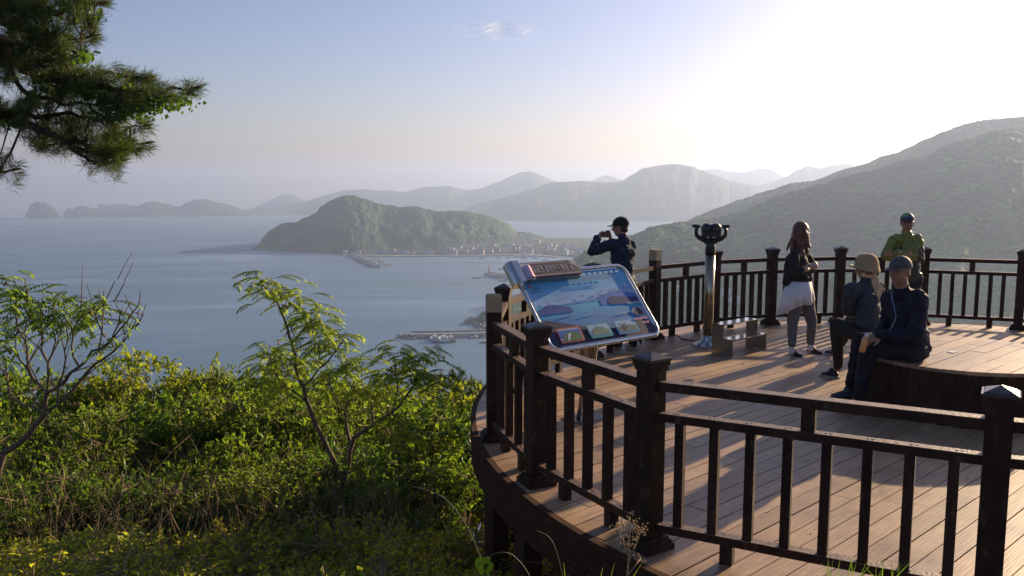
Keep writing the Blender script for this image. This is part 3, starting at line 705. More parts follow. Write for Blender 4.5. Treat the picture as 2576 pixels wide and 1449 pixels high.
put([[(.66, .50), (.69, .44), (.72, .42), (.80, .44), (.90, .455), (.955, .46), (.955, .53), (.80, .535), (.70, .53)]], 'isle2', (.025, .045, .16))
put([[(.80, .525), (.955, .52), (.955, .55), (.85, .545)], [(.82, .66), (.86, .60), (.955, .58), (.955, .80), (.90, .74)]], 'town', (.26, .30, .40))
put([[(.84, .66), (.87, .62), (.90, .60), (.93, .66), (.92, .70), (.86, .70)]], 'headl', (.05, .055, .075))
put([[(.045, .62), (.10, .63), (.20, .68), (.32, .74), (.45, .80), (.60, .82), (.75, .80), (.85, .74), (.955, .80), (.955, .93), (.92, .945), (.08, .945), (.045, .93)]], 'foreland', (.045, .05, .085))
put([[(.66, .655), (.76, .64), (.86, .645), (.76, .655)], [(.20, .60), (.34, .575), (.345, .58), (.21, .61)], [(.38, .62), (.52, .605), (.52, .61), (.39, .63)]], 'pier', (.30, .38, .45))
for (x, y) in ((.14, .40), (.235, .40), (.46, .37), (.60, .36), (.64, .34), (.72, .33), (.88, .28)):
    put([[(x, y), (x + .025, y), (x + .025, y + .012), (x, y + .012)], [(x + .012, y + .012), (x + .014, y + .012), (x + .018, y + .06), (x + .016, y + .06)]], 'callout', (.25, .28, .34))
for i, (cx, fc, nm) in enumerate(((.205, (.55, .12, .09), 'frame_red'), (.455, (.03, .33, .27), 'frame_green'), (.70, (.04, .32, .62), 'frame_blue'))):
    y0, y1 = .74, .915; x0, x1 = cx - .10, cx + .10
    rrp = lambda a: [(x / SW, y / SLn) for x, y in rrect((x0 + a) * SW, (y0 + a * 1.6) * SLn, (x1 - a) * SW, (y1 - a * 1.6) * SLn, .02, 3)]
    put([rrp(0)], nm, fc); put([rrp(.010)], 'thumb_sky', (.35, .50, .62))
    if i == 0:
        put([[(x0 + .012, y0 + .03), (x1 - .012, y0 + .03), (x1 - .012, y1 - .06), (x0 + .012, y1 - .06)]], 'thumb_sea', (.04, .12, .42))
        put([jag(x0 + .03, x1 - .015, y1 - .07, .008, y1 - .018, 9, 7, .05)], 'thumb_green', (.07, .17, .06))
        put([[(cx - .02, y1 - .10), (cx + .01, y1 - .105), (cx - .03, y1 - .02), (cx - .045, y1 - .02)]], 'thumb_white', (.55, .58, .55))
    elif i == 1:
        put([[(x0 + .012, cy_) for cy_ in (y1 - .055, y1 - .02)] + [(x1 - .012, y1 - .02), (x1 - .012, y1 - .055)]], 'thumb_sea2', (.10, .30, .45))
        put([jag(x0 + .03, x1 - .02, y1 - .08, .014, y1 - .035, 10, 9, .05)], 'thumb_rock', (.16, .24, .18))
    else:
        put([jag(x0 + .012, x1 - .012, y1 - .09, .006, y1 - .02, 9, 12, .015)], 'thumb_hill', (.10, .16, .16))
        put([[(cx - .035, y1 - .03), (cx - .028, y1 - .10), (cx - .018, y1 - .10), (cx - .01, y1 - .03)], [(cx - .06, y1 - .13), (cx - .055, y1 - .135), (cx + .012, y1 - .07), (cx + .008, y1 - .065)], [(cx - .05, y1 - .065), (cx - .055, y1 - .07), (cx + .005, y1 - .14), (cx + .01, y1 - .135)]], 'thumb_mill', (.10, .06, .06))
def text(body, size, mats_, u, v, h, parent, nm, ext=.0006, du=None, bold=0.0, ital=0, sx=1.0):
    cu = bpy.data.curves.new(nm, 'FONT'); cu.body = body; cu.size = size; cu.extrude = ext; cu.offset = bold; cu.resolution_u = 2; cu.shear = ital
    o = bpy.data.objects.new(nm, cu); C.objects.link(o)
    dg = bpy.context.evaluated_depsgraph_get(); me = bpy.data.meshes.new_from_object(o.evaluated_get(dg))
    bpy.data.objects.remove(o)
    du = du or d1; dv = -d2
    pl_ = root_loc(parent)
    for vt in me.vertices:
        x, y, z = vt.co; vt.co = (sp(u, v, h) + du * x * sx + dv * y + dn * z) - pl_
    me.materials.clear(); me.materials.append(mats_)
    return link(nm, me, parent)
hd = MB(); hd.prism(rrect(-.01, -.045, .68, .125, .012, 3), .012, .062, fr=FR); hb = hd.build('header_box', M['steel_b'], sg)
HU0, HU1, HV0, HV1 =   .028, .67, -.035, .112
cut = [(HU0 + .02, HV0), (HU1 - .10, HV0), (HU1 - .075, HV0 + .01), (HU1 - .062, HV0 + .045), (HU1 - .03, HV0 + .065), (HU1, HV0 + .10), (HU1, HV1), (HU0 + .12, HV1), (HU0, HV1 - .02), (HU0, HV0 + .02)]
MB().prism(cut, .063, .082, fr=FR).build('header_face', mat('film_brown', (.085, .035, .04), (.07, .03, .035), rough=.4), hb)
mb = MB()
for i in range(33):
    u = HU0 + .03 + i * .0178
    if u < HU1 - .115: mb.prism([(u, HV0 + .007), (u + .009, HV0 + .007), (u + .009, HV0 + .016), (u, HV0 + .016)], .082, .0828, fr=FR)
    if u > .19 and u < HU1 - .01: pass
for i in range(30):
    u = .14 + i * .0174; mb.prism([(u, HV1 - .016), (u + .009, HV1 - .016), (u + .009, HV1 - .007), (u, HV1 - .007)], .082, .0828, fr=FR)
mb.build('film_holes', M['white'], hb)
text('일운면 촬영하기 좋은 곳', .072, M['white'], .145, .062, .0828, hb, 'header_lettering', bold=-.0006, sx=.63)
# film canister
mb = MB(); mb.prism(rrect(.032, -.02, .132, .135, .012, 3), .083, .0875, fr=FR); cn = mb.build('canister_outline', flat('can_edge', (.5, .48, .52)), hb)
mb = MB(); n_ = 12
for i in range(n_):
    a0, a1 = math.pi * i / n_, math.pi * (i + 1) / n_
    pts = [(.082 - .043 * math.cos(a), .0875 + .03 * math.sin(a)) for a in (a0, a1)]
    q = [sp(pts[0][0], .01, pts[0][1]), sp(pts[1][0], .01, pts[1][1]), sp(pts[1][0], .125, pts[1][1]), sp(pts[0][0], .125, pts[0][1])]
    mb.add(q, [(0, 1, 2, 3)], m=0 if i < 5 else 1 if i < 9 else 2)
    mb.add([sp(pts[0][0], .01, pts[0][1]), sp(pts[1][0], .01, pts[1][1]), sp(.082, .01, .0875)], [(0, 1, 2)], m=3)
mb.build('film_canister', [flat('can_pale', (.52, .48, .62)), flat('can_pink', (.62, .32, .48)), flat('can_pale', (.52, .48, .62)), flat('can_top', (.12, .11, .13))], hb)
# chrome rounded end
mb = MB(); 
prof = [(-.085 + .045 * math.cos(a) * 1.0 + .045, .04 + .058 * math.sin(a)) for a in [math.radians(90 + 180 * i / 10) for i in range(11)]] + [(.022, -.018), (.022, .098)]
vs = []
for v_ in (-.055, .15):
    vs += [sp(x, v_, z) for x, z in prof]
n_ = len(prof)
mb.add(vs, [tuple(reversed(range(n_))), tuple(range(n_, 2 * n_))] + [(i, (i + 1) % n_, n_ + (i + 1) % n_, n_ + i) for i in range(n_)], sm=False)
mb.build('chrome_end', M['steel'], sg)
# small logo and faded lettering on the print
cols = [(.55, .10, .12), (.60, .35, .05), (.05, .35, .2), (.05, .15, .5), (.3, .1, .4)]
u_ = .075
for i, ch in enumerate('Blue'): text(ch, .05, flat('logo%d' % i, cols[i % 5]), u_, .17 + .006 * i, .0042 + .0016 , pf, 'logo_letter', ital=.3); u_ += .03
u_ = .10
for i, ch in enumerate('City'): text(ch, .048, flat('logo%d' % (4 - i), cols[(4 - i) % 5]), u_, .215 + .004 * i, .0058, pf, 'logo_letter', ital=.3); u_ += .026
put([[(x, y), (x + w2, y), (x + w2, y + .009), (x, y + .009)] for (x, y, w2) in ((.53, .15, .30), (.53, .168, .27), (.53, .184, .30))], 'faded', (.16, .27, .42), 'faded_lettering')
put([[(.50 + .052 * i, .100), (.50 + .052 * i + .032, .100), (.50 + .052 * i + .032, .128), (.50 + .052 * i, .128)] for i in range(8)], 'faded_w', (.36, .50, .62), 'faded_lettering')
put([[(.80 + dx, .745), (.84 + dx, .742), (.84 + dx, .768), (.80 + dx, .771)] for dx in (0, .045, .09)] + [[(.86 + dx, .80), (.89 + dx, .80), (.89 + dx, .825), (.86 + dx, .825)] for dx in (0, .035)], 'pinktext', (.55, .22, .38), 'faded_lettering')
# stand: two bowed legs on a base plate
mb = MB(); mb.box((base.x, base.y, .005), (.34, .26, .008), rz=math.pi / 2 - saz); mb.build('base_plate', M['steel_b'], sg)
for s_ in (-1, 1):
    top = sp(SW / 2 + s_ * .10, SLn * .62, -.03); bt = base + d1 * (s_ * .075) + Vector((0, 0, .008))
    pts = []
    for i in range(9):
        t = i / 8; q = bt.lerp(top, t); q += d1 * (-s_ * .035 * math.sin(math.pi * t)); pts.append(q)
    MB().tube(pts, .021, n=10).build('leg', M['steel_b'], sg)
mb = MB()
for j in range(7):
    o = (j - 3) * .022
    a_ = sp(SW / 2 + o, SLn * .55, -.025); b_ = Vector((base.x, base.y, .55)) + d1 * o; mb.tube([a_, b_], .008, n=6)
mb.build('support_rods', M['steel_b'], sg)

# ------------------------------------------------------------------ coin viewer
vx, vy = 2.52, 11.02
vw = thing('coin_viewer', 'black twin lens coin viewer on a tall brass toned steel column', 'telescope', (vx, vy, 0))
MB().lathe([(.19, 0.001), (.19, .012), (.17, .022), (.10, .05), (.078, .09), (.072, .13)], (vx, vy, 0), n=32).build('base_flange', M['steel'], vw)
MB().lathe([(.062, .10), (.062, 1.19)], (vx, vy, 0), n=28).build('column', mat('brassy_steel', (.50, .43, .30), (.36, .30, .2), scale=3, stretch=(1, 1, .4), rough=.22, metal=1), vw)
MB().lathe([(.064, 1.17), (.066, 1.26), (.058, 1.30), (.045, 1.33), (.04, 1.36)], (vx, vy, 0), n=24).build('neck', M['black'], vw)
va = math.radians(-10); vu = Vector((math.cos(va), math.sin(va), 0)); vf = Vector((-vu.y, vu.x, 0)); vc = Vector((vx, vy, 0))
mb = MB(); zz = Vector((0, 0, 1))
for s_ in (-1, 1):
    mb.tube([vc + zz * 1.32, vc + vu * s_ * .07 + zz * 1.36, vc + vu * s_ * .14 + zz * 1.385, vc + vu * s_ * .178 + zz * 1.42, vc + vu * s_ * .185 + zz * 1.47, vc + vu * s_ * .175 + zz * 1.525], [.05, .04, .032, .026, .022, .022], n=8)
    mb.capsule(vc + vu * s_ * .15 + zz * 1.53, .022, vc + vu * s_ * .215 + zz * 1.535, .022)
mb.build('yoke', M['black'], vw)
mb = MB(); mb.box(vc + zz * 1.40, (.05, .06, .06), rz=va)
mb.capsule(vc + vu * -.055 - vf * .09 + zz * 1.505, .074, vc + vu * -.06 + vf * .14 + zz * 1.515, .062)
mb.capsule(vc + vu * .055 - vf * .09 + zz * 1.505, .074, vc + vu * .06 + vf * .14 + zz * 1.515, .062)
mb.box(vc + zz * 1.455, (.235, .27, .10), rz=va); mb.box(vc + zz * 1.515, (.15, .24, .09), rz=va)
mb.build('binocular_body', M['black'], vw)
for s_ in (-1, 1):
    c = vc + vu * s_ * .05 - vf * .16 + zz * 1.495
    MB().tube([c + vf * .03, c - vf * .012], .027, n=14).build('eyepiece', M['darkgrey'], vw)
    MB().tube([c - vf * .012, c - vf * .014], .018, n=14).build('lens', mat('glass_dark', (.05, .05, .06), rough=.05), vw)
# cable
mb = MB(); mb.tube([(vx - .1, vy + .3, .01), (vx - .25, vy + .38, .012), (vx - .32, vy + .5, .05)], .01); mb.build('cable', M['black'], vw)

# ------------------------------------------------------------------ two step stool
a0 = Vector((2.45, 10.50, 0)); ld = Vector((.76, .65, 0)).normalized(); sdn = Vector((ld.y, -ld.x, 0))
st = thing('step_stool', 'low stainless steel stool with two mirror bright steps beside the coin viewer', 'step stool', a0)
Lg = .72
for s0 in (0, 1):
    o = a0 + ld * (s0 * (Lg - .012))
    prof = [(0, 0.001), (.30, .001), (.30, .195), (.165, .195), (.165, .36), (0, .36)]
    MB().prism([(x, z) for x, z in prof], 0, .012, fr=(o, sdn, Vector((0, 0, 1)), ld)).build('side_panel', M['steel_b'], st)
for z, x0, x1 in ((.362, -.004, .17), (.197, .155, .308)):
    c = a0 + ld * (Lg / 2) + sdn * ((x0 + x1) / 2) + Vector((0, 0, z + .006))
    MB().box(c, (Lg + .008, x1 - x0, .012), rz=math.atan2(ld.y, ld.x)).build('tread', M['steel'], st)
# ------------------------------------------------------------------ foliage
def quad_leaves(P, D, U, Ln, W, fold=.25, droop=.15):
    """P base, D direction, U approx normal (n,3); returns V,F"""
    n = len(P); D = D / np.linalg.norm(D, axis=1)[:, None]
    S = np.cross(D, U); S /= (np.linalg.norm(S, axis=1)[:, None] + 1e-9); Nn = np.cross(S, D)
    Ln = Ln[:, None]; W = W[:, None]
    b = P; l = P + D * Ln * .45 + S * W * .5 + Nn * W * fold; r = P + D * Ln * .45 - S * W * .5 + Nn * W * fold; t = P + D * Ln - Nn * Ln * droop
    V = np.stack([b, l, t, r], 1).reshape(-1, 3)
    Fq = (np.arange(n)[:, None] * 4)
    Ft = np.concatenate([Fq + np.array([[0, 2, 1]]), Fq + np.array([[0, 3, 2]])], 1).reshape(-1, 3)
    return V, Ft
def tubes_np(segs, n=3):
    """segs: list of (p0,p1,r0,r1)"""
    V = []; Fc = []
    for p0, p1, r0, r1 in segs:
        p0 = np.array(p0); p1 = np.array(p1); d = p1 - p0; L_ = np.linalg.norm(d)
        if L_ < 1e-6: continue
        d = d / L_; a = np.cross(d, [0.3, .2, .9]); a /= np.linalg.norm(a) + 1e-9; b = np.cross(d, a); o = len(V)
        for p, r in ((p0, r0), (p1, r1)):
            for j in range(n):
                t = 2 * math.pi * j / n; V.append(p + (a * math.cos(t) + b * math.sin(t)) * r)
        for j in range(n): Fc.append((o + j, o + (j + 1) % n, o + n + (j + 1) % n, o + n + j))
    return np.array(V), np.array(Fc)
def curve_pts(p0, p1, n, sag, rs, up=0.0):
    p0 = np.array(p0, float); p1 = np.array(p1, float); L_ = np.linalg.norm(p1 - p0); pts = [p0]
    off = rs.normal(0, sag * L_, 3)
    for i in range(1, n + 1):
        t = i / n; pts.append(p0 + (p1 - p0) * t + off * math.sin(math.pi * t) + np.array([0, 0, up * L_ * math.sin(math.pi * t)]) + rs.normal(0, sag * L_ * .12, 3) * (t < 1))
    return pts
M['leaf_a'] = leaf_mat('leaf_green', (.014, .042, .006), (.10, .175, .015), trans=(.36, .52, .025), tw=.5)
M['leaf_b'] = leaf_mat('leaf_dark', (.010, .03, .006), (.05, .10, .012), trans=(.18, .30, .02), tw=.38)
M['leaf_c'] = leaf_mat('leaf_yellow', (.06, .085, .012), (.20, .25, .026), trans=(.70, .76, .05), tw=.55)
M['leaf_t'] = leaf_mat('leaf_frond', (.05, .10, .012), (.17, .25, .03), trans=(.62, .78, .06), tw=.55)
M['needle'] = leaf_mat('pine_needle', (.014, .034, .012), (.08, .13, .035), trans=(.20, .27, .05), tw=.3, rough=.4)
M['bark'] = mat('bark_grey', (.20, .145, .095), (.07, .05, .034), scale=14, rough=.9, bump=.5)
M['twig'] = mat('twig_tan', (.40, .29, .16), (.15, .10, .055), scale=9, rough=.9)
M['barkp'] = mat('pine_bark', (.07, .045, .03), (.03, .02, .015), scale=14, rough=.9, bump=.5)
M['bud'] = mat('pine_bud', (.32, .12, .04), (.2, .08, .03), scale=40, rough=.8)
M['dry'] = leaf_mat('dry_leaf', (.14, .085, .035), (.30, .20, .085), trans=(.3, .2, .08), tw=.3)

def shrub_proto(seed, h, rad, lumps, tips, per, lf, wd, low=.25, stemmat='twig'):
    rs = np.random.RandomState(seed); segs = []; LP = []; LD = []; LT = []
    cen = []
    for i in range(lumps):
        a = rs.uniform(0, 2 * math.pi); r = rad * math.sqrt(rs.uniform(.02, .75)); z = h * (rs.uniform(low + .1, .8)) * (1 - .25 * (r / rad) ** 2)
        cen.append((np.array([r * math.cos(a), r * math.sin(a), z]), rs.uniform(.20, .33) * rad, rs.normal(0, .2)))
    cen.append((np.array([rs.normal(0, .1), rs.normal(0, .1), h * .8]), rad * .34, .08))
    nst = 7
    bases = [np.array([rs.normal(0, .10 * rad), rs.normal(0, .10 * rad), 0]) for _ in range(nst)]
    for c, lr, lt in cen:
        b = bases[rs.randint(nst)]; pts = curve_pts(b, c, 5, .06, rs, .05)
        for i in range(5): segs.append((pts[i], pts[i + 1], .016 * (1 - i * .15), .016 * (1 - (i + 1) * .15)))
        for k_ in range(max(3, tips // len(cen))):
            d = rs.normal(0, 1, 3); d[2] = abs(d[2]) * .9 - .15; d /= np.linalg.norm(d)
            tip = c + d * lr * rs.uniform(.75, 1.2) * np.array([1.3, 1.3, .6])
            s0 = pts[rs.randint(3, 6)]
            segs.append((s0, tip, .005, .002))
            m = per + rs.randint(-2, 3); tt = rs.uniform(.45, 1.0, m); base = s0[None] + (tip - s0)[None] * tt[:, None]
            dd = (tip - s0) / (np.linalg.norm(tip - s0) + 1e-6)
            ld_ = dd[None] * .7 + rs.normal(0, .75, (m, 3)); ld_[:, 2] -= .05
            LP.append(base + rs.normal(0, .008, (m, 3))); LD.append(ld_)
            LT.append(np.clip(.5 + lt + rs.normal(0, .17, m) + .12 * (tt - .7), 0, 1))
    LP = np.concatenate(LP); LD = np.concatenate(LD); LT = np.concatenate(LT); n = len(LP)
    U = rs.normal(0, .55, (n, 3)) + np.array([0, 0, 1.0])
    V, Ft = quad_leaves(LP, LD, U, lf * rs.uniform(.65, 1.25, n), wd * rs.uniform(.7, 1.2, n))
    tv, tf = tubes_np(segs, 4)
    return (V, Ft, np.repeat(LT, 2)), (tv, tf)
def proto(name, seed, h, rad, lumps, tips, per, lf, wd, lm, low=.25):
    (V, Ft, T), (tv, tf) = shrub_proto(seed, h, rad, lumps, tips, per, lf, wd, low)
    return (npmesh('foliage', V, Ft, M[lm], T), npmesh('stems', tv, tf, M['twig']))
PR_ = {
 'a1': proto('a1', 1, 2.8, 1.25, 17, 620, 12, .085, .042, 'leaf_a'),
 'a2': proto('a2', 2, 2.6, 1.35, 20, 700, 12, .066, .034, 'leaf_a'),
 'b1': proto('b1', 3, 2.7, 1.30, 16, 560, 12, .11, .045, 'leaf_b'),
 'c1': proto('c1', 4, 2.2, 1.15, 16, 560, 11, .062, .034, 'leaf_a'),
 'l1': proto('l1', 5, .80, .75, 11, 420, 10, .036, .022, 'leaf_c', .1),
 'l2': proto('l2', 6, .95, .80, 12, 430, 10, .040, .022, 'leaf_c', .1),
}
def place_shrub(kind, x, ytop, D, label, hk, rz, group='shrubs on the slope below the deck'):
    p = at(x, ytop, D); g = ground_z(p.x, D) - .15; H0 = {'a1': 2.8, 'a2': 2.6, 'b1': 2.7, 'c1': 2.2, 'l1': .8, 'l2': .95}[kind]
    s = max(.25, (p.z - g) / (H0 * .98))
    t = thing('shrub', label, 'shrub', (p.x, D, g), group); t.rotation_euler = (0, 0, rz); t.scale = (hk if kind[0] != 'l' else s * hk, hk if kind[0] != 'l' else s * hk, s)
    f, st_ = PR_[kind]; link('foliage', f, t); link('stems', st_, t)
    return t
SIL = [(-60, 885), (60, 925), (200, 945), (270, 938), (310, 905), (360, 872), (400, 915), (440, 925), (520, 900), (590, 893), (650, 905), (720, 915), (800, 925), (880, 940), (960, 930), (1060, 945), (1130, 962), (1200, 985), (1300, 990)]
r4 = random.Random(21)
LB = {'a1': 'mid green leafy shrub', 'a2': 'rounded green shrub with small leaves', 'b1': 'dark green shrub with longer leaves', 'c1': 'yellow green sunlit shrub', 'l1': 'low yellow green bush', 'l2': 'low green bush'}
ZN = {0: 'on the skyline', 1: 'just below the skyline', 2: 'mid thicket', 3: 'at the thicket foot', 4: 'on the open bank'}
def xname(x):
    return ('under the half bare tree' if x < 190 else 'between the two feathery trees' if x < 620 else 'around the lone slender tree' if x < 930 else 'beside the deck')
rows = [(13.0, 0, 128, 0), (10.9, 62, 150, 1), (9.4, 165, 160, 2), (8.2, 300, 150, 3)]
for D, dy, stp, zi in rows:
    x = -90 + r4.uniform(0, 50)
    while x < 1215:
        yt = interp(SIL, x) - 42 + dy * r4.uniform(.75, 1.25) + r4.uniform(-22, 26)
        k_ = r4.choice(['a1', 'a2', 'b1', 'b1', 'c1', 'a2'] if x > 500 else ['a1', 'b1', 'a2', 'b1', 'c1'])
        if D < 9 and x > 900: k_ = r4.choice(['a2', 'c1'])
        Dj = D + r4.uniform(-.5, .5)
        pp = at(x, 900, Dj)
        if not (math.hypot(pp.x - DC.x, Dj - DC.y) < 5.9 + .25):
            place_shrub(k_, x, yt, Dj, '%s %s %s' % (LB[k_], ZN[zi], xname(x)), r4.uniform(.85, 1.15) * D / 11, r4.uniform(0, 6.3))
        x += stp * r4.uniform(.8, 1.2) * 11 / D * .8
for D, y0, stp in [(7.0, 1320, 120), (6.1, 1370, 125), (5.3, 1440, 140), (4.7, 1510, 160)]:
    x = -60
    while x < 1480:
        k_ = r4.choice(['l1', 'l1', 'l2']) if x > 500 else r4.choice(['l2', 'l1', 'l2'])
        Dj = D + r4.uniform(-.3, .3); yt = y0 + r4.uniform(-25, 30); pp = at(x, yt, Dj)
        if math.hypot(pp.x - DC.x, Dj - DC.y) > 5.75 or pp.z < -.9:
            place_shrub(k_, x, yt, Dj, '%s %s %s' % (LB[k_], ZN[4], xname(x)), r4.uniform(.9, 1.3), r4.uniform(0, 6.3), 'low bushes on the open bank')
        x += stp * r4.uniform(.75, 1.2)
# dark needle shrubs by the deck edge
def needle_shrub(seed, h, rad, ntip):
    rs = np.random.RandomState(seed); segs = []; LP = []; LD = []
    for i in range(ntip):
        z = h * rs.uniform(.25, 1.0); r = rad * (1.15 - z / h) * rs.uniform(.5, 1); a = rs.uniform(0, 6.28)
        tip = np.array([r * math.cos(a), r * math.sin(a), z + .12]); s0 = np.array([r * .2 * math.cos(a), r * .2 * math.sin(a), z - .1 * r]); segs.append((s0, tip, .008, .003))
        m = 46; dd = (tip - s0) / np.linalg.norm(tip - s0) + np.array([0, 0, .4]); LP.append(tip[None] - (tip - s0)[None] * rs.uniform(0, .5, (m, 1))); LD.append(dd[None] + rs.normal(0, .55, (m, 3)))
    segs.append((np.zeros(3), np.array([0, 0, h]), .04, .008))
    LP = np.concatenate(LP); LD = np.concatenate(LD); n = len(LP)
    V, Ft = quad_leaves(LP, LD, rs.normal(0, 1, (n, 3)), rs.uniform(.07, .11, n), np.full(n, .005), 0, .02)
    tv, tf = tubes_np(segs, 4)
    return npmesh('needles', V, Ft, M['needle'], np.repeat(rs.uniform(.1, .6, n), 2)), npmesh('branches', tv, tf, M['barkp'])
NS = needle_shrub(4, 2.6, .9, 190)
for i, (x, yt, D, lb) in enumerate([(1098, 946, 15, 'small dark pine standing just left of the deck edge against the water'), (1150, 934, 15.6, 'small dark pine with the tallest tip near the deck edge'), (1196, 958, 15.2, 'small dark pine touching the outermost deck post'), (1245, 975, 15.8, 'small dark pine behind the outermost deck post')]):
    p = at(x, yt, D); g = ground_z(p.x, D) - .2; s = (p.z - g) / 2.7
    t = thing('young_pine', lb, 'pine', (p.x, D, g), 'small pines by the deck edge'); t.scale = (s * .8, s * .8, s); t.rotation_euler = (0, 0, i * 1.3); link('crown', NS[0], t); link('trunk', NS[1], t)

# dry stems, vines and litter over the bank
rs = np.random.RandomState(77); segs = []
for i in range(2300):
    x = rs.uniform(-60, 1420); D = rs.uniform(4.6, 10.5) if i < 1400 else rs.uniform(7.0, 7.9)
    X = (x - 1288) / F * D * 1.05
    if math.hypot(X - DC.x, D - DC.y) < 5.5 and D > 5.5: continue
    g = ground_z(X, D); hh = rs.uniform(.3, 1.9) if D > 7 and i < 1400 else rs.uniform(.5, 1.5) if i >= 1400 else rs.uniform(.1, .7); p = np.array([X, D, g])
    top = p + np.array([rs.normal(0, .35), rs.normal(0, .3), hh]); pts = curve_pts(p, top, 4, .16, rs); r0 = rs.uniform(.002, .006)
    for j in range(4): segs.append((pts[j], pts[j + 1], r0 * (1 - .2 * j), r0 * (1 - .2 * (j + 1))))
tv, tf = tubes_np(segs, 3); tag(link('dry_stems', npmesh('dry_stems', tv, tf, M['twig'])), 'tangle of dry tan stems in the thicket', 'dry stems', kind='stuff')
n = 26000; X0 = rs.uniform(-1, 1, n); D = rs.uniform(3.2, 12, n); X = -2.6 * D / 9 + X0 * (3.6 * D / 9 + .6); keep = ~((np.hypot(X - DC.x, D - DC.y) < 5.4)); X, D = X[keep], D[keep]; n = len(X)
Z = np.array([ground_z(a, b) for a, b in zip(X, D)]) + np.abs(rs.normal(0, .16, n)) + .02
P3 = np.stack([X, D, Z], 1); Dv = rs.normal(0, 1, (n, 3)); Dv[:, 2] = np.abs(Dv[:, 2]) * .6
V, Ft = quad_leaves(P3, Dv, rs.normal(0, .5, (n, 3)) + [0, 0, 1], rs.uniform(.03, .07, n), rs.uniform(.015, .034, n))
tag(link('ground_cover', npmesh('ground_cover', V, Ft, M['leaf_c'], np.repeat(np.clip(rs.normal(.35, .25, n), 0, 1), 2))), 'short green ground cover on the bank', 'ground cover', kind='stuff')

# trees with feather shaped leaves
def fronds(spots, rs, n_each=(8, 13), Lf=(.15, .25)):
    P_, D_, U_, L_, W_, T_ = [], [], [], [], [], []; segs = []
    for c, spread in spots:
        tt = rs.uniform(.35, .75)
        for k_ in range(rs.randint(*n_each)):
            a = rs.uniform(0, 2 * math.pi); d = np.array([math.cos(a), math.sin(a), rs.uniform(-.05, .55)]); d /= np.linalg.norm(d); Lr = rs.uniform(*Lf); p = np.array(c) + rs.normal(0, spread, 3)
            prev = p; nseg = 8
            for i in range(nseg):
                dd = d + np.array([0, 0, -1.0]) * (.10 + .11 * i); dd /= np.linalg.norm(dd); q = prev + dd * Lr / nseg; segs.append((prev, q, .0028, .0022))
                side = np.cross(dd, [0, 0, 1.0]); side /= np.linalg.norm(side) + 1e-9
                if i >= 1:
                    for s_ in (-1, 1):
                        P_.append(q); D_.append(side * s_ + dd * .35 + np.array([0, 0, -.28])); U_.append([rs.normal(0, .15), rs.normal(0, .15), 1]); sz = (1 - .35 * abs(i - 4) / 4); L_.append(.055 * sz * rs.uniform(.85, 1.1)); W_.append(.023 * sz); T_.append(tt + rs.normal(0, .12))
                prev = q
            P_.append(prev); D_.append(dd); U_.append([0, 0, 1]); L_.append(.07); W_.append(.026); T_.append(tt)
    V, Ft = quad_leaves(np.array(P_), np.array(D_), np.array(U_), np.array(L_), np.array(W_), .12, .2)
    return V, Ft, np.repeat(np.clip(T_, 0, 1), 2), segs
def tree_from(name, label, D0, limbs, spots, seed, cat='tree', jit=.25, trunk_r=.05, base=None, extra_twigs=0, barkm='bark', dense=(12, 18)):
    rs = np.random.RandomState(seed); b0 = limbs[0][0][0]
    org = base if base is not None else at(b0[0], b0[1], D0)
    t = thing(name, label, cat, org); ends = []; segs_t = []; segs_b = []
    for li, (pts, r0, r1, dz) in enumerate(limbs):
        P3 = [np.array(at(x, y, D0 + dz * i / max(1, len(pts) - 1))) for i, (x, y) in enumerate(pts)]
        n = len(P3) - 1
        for i in range(n):
            ra = r0 + (r1 - r0) * i / n; rb = r0 + (r1 - r0) * (i + 1) / n
            mid = (P3[i] + P3[i + 1]) / 2 + rs.normal(0, .012, 3)
            for s in ((P3[i], mid, ra, (ra + rb) / 2), (mid, P3[i + 1], (ra + rb) / 2, rb)): (segs_t if li == 0 else segs_b).append(s)
            for k_ in range(extra_twigs):
                if li and rs.rand() < .6:
                    dd = (P3[i + 1] - P3[i]); dd /= np.linalg.norm(dd) + 1e-6; e = mid + (dd * .5 + rs.normal(0, .5, 3) + np.array([0, 0, .5])) * rs.uniform(.12, .32); segs_b.append((mid, (mid + e) / 2 + rs.normal(0, .01, 3), .006, .004)); segs_b.append(((mid + e) / 2, e, .004, .0018))
                    ends.append(e)
    o_ = np.array(org)
    def mk(nm, sg_, n=6):
        tv, tf = tubes_np(sg_, n); return link(nm, npmesh(nm, tv - o_, tf, M[barkm], smooth=True), t)
    mk('trunk', segs_t, 8)
    sp3 = []
    for (x, y, dz) in spots:
        c = np.array(at(x, y, D0 + dz + rs.uniform(-jit, jit))); sp3.append((c, .075))
        # twig joining the nearest limb point
        allp = np.array([s[1] for s in segs_b + segs_t]); j = np.argmin(((allp - c) ** 2).sum(1)); q = allp[j]; m = (q + c) / 2 + np.array([0, 0, -.04]); segs_b.append((q, m, .009, .006)); segs_b.append((m, c, .006, .003))
    V, Ft, T, fs_ = fronds(sp3, rs, dense)
    mk('branches', segs_b + [], 6)
    tv, tf = tubes_np(fs_, 3); link('leaf_stalks', npmesh('leaf_stalks', tv - o_, tf, M['leaf_b']), t)
    link('crown', npmesh('crown', V - o_, Ft, M['leaf_t'], T), t)
    return t
gb = Vector(at(860, 1299, 8.6)); gb.z = ground_z(gb.x, gb.y)
bx_, by_ = 860, 1330
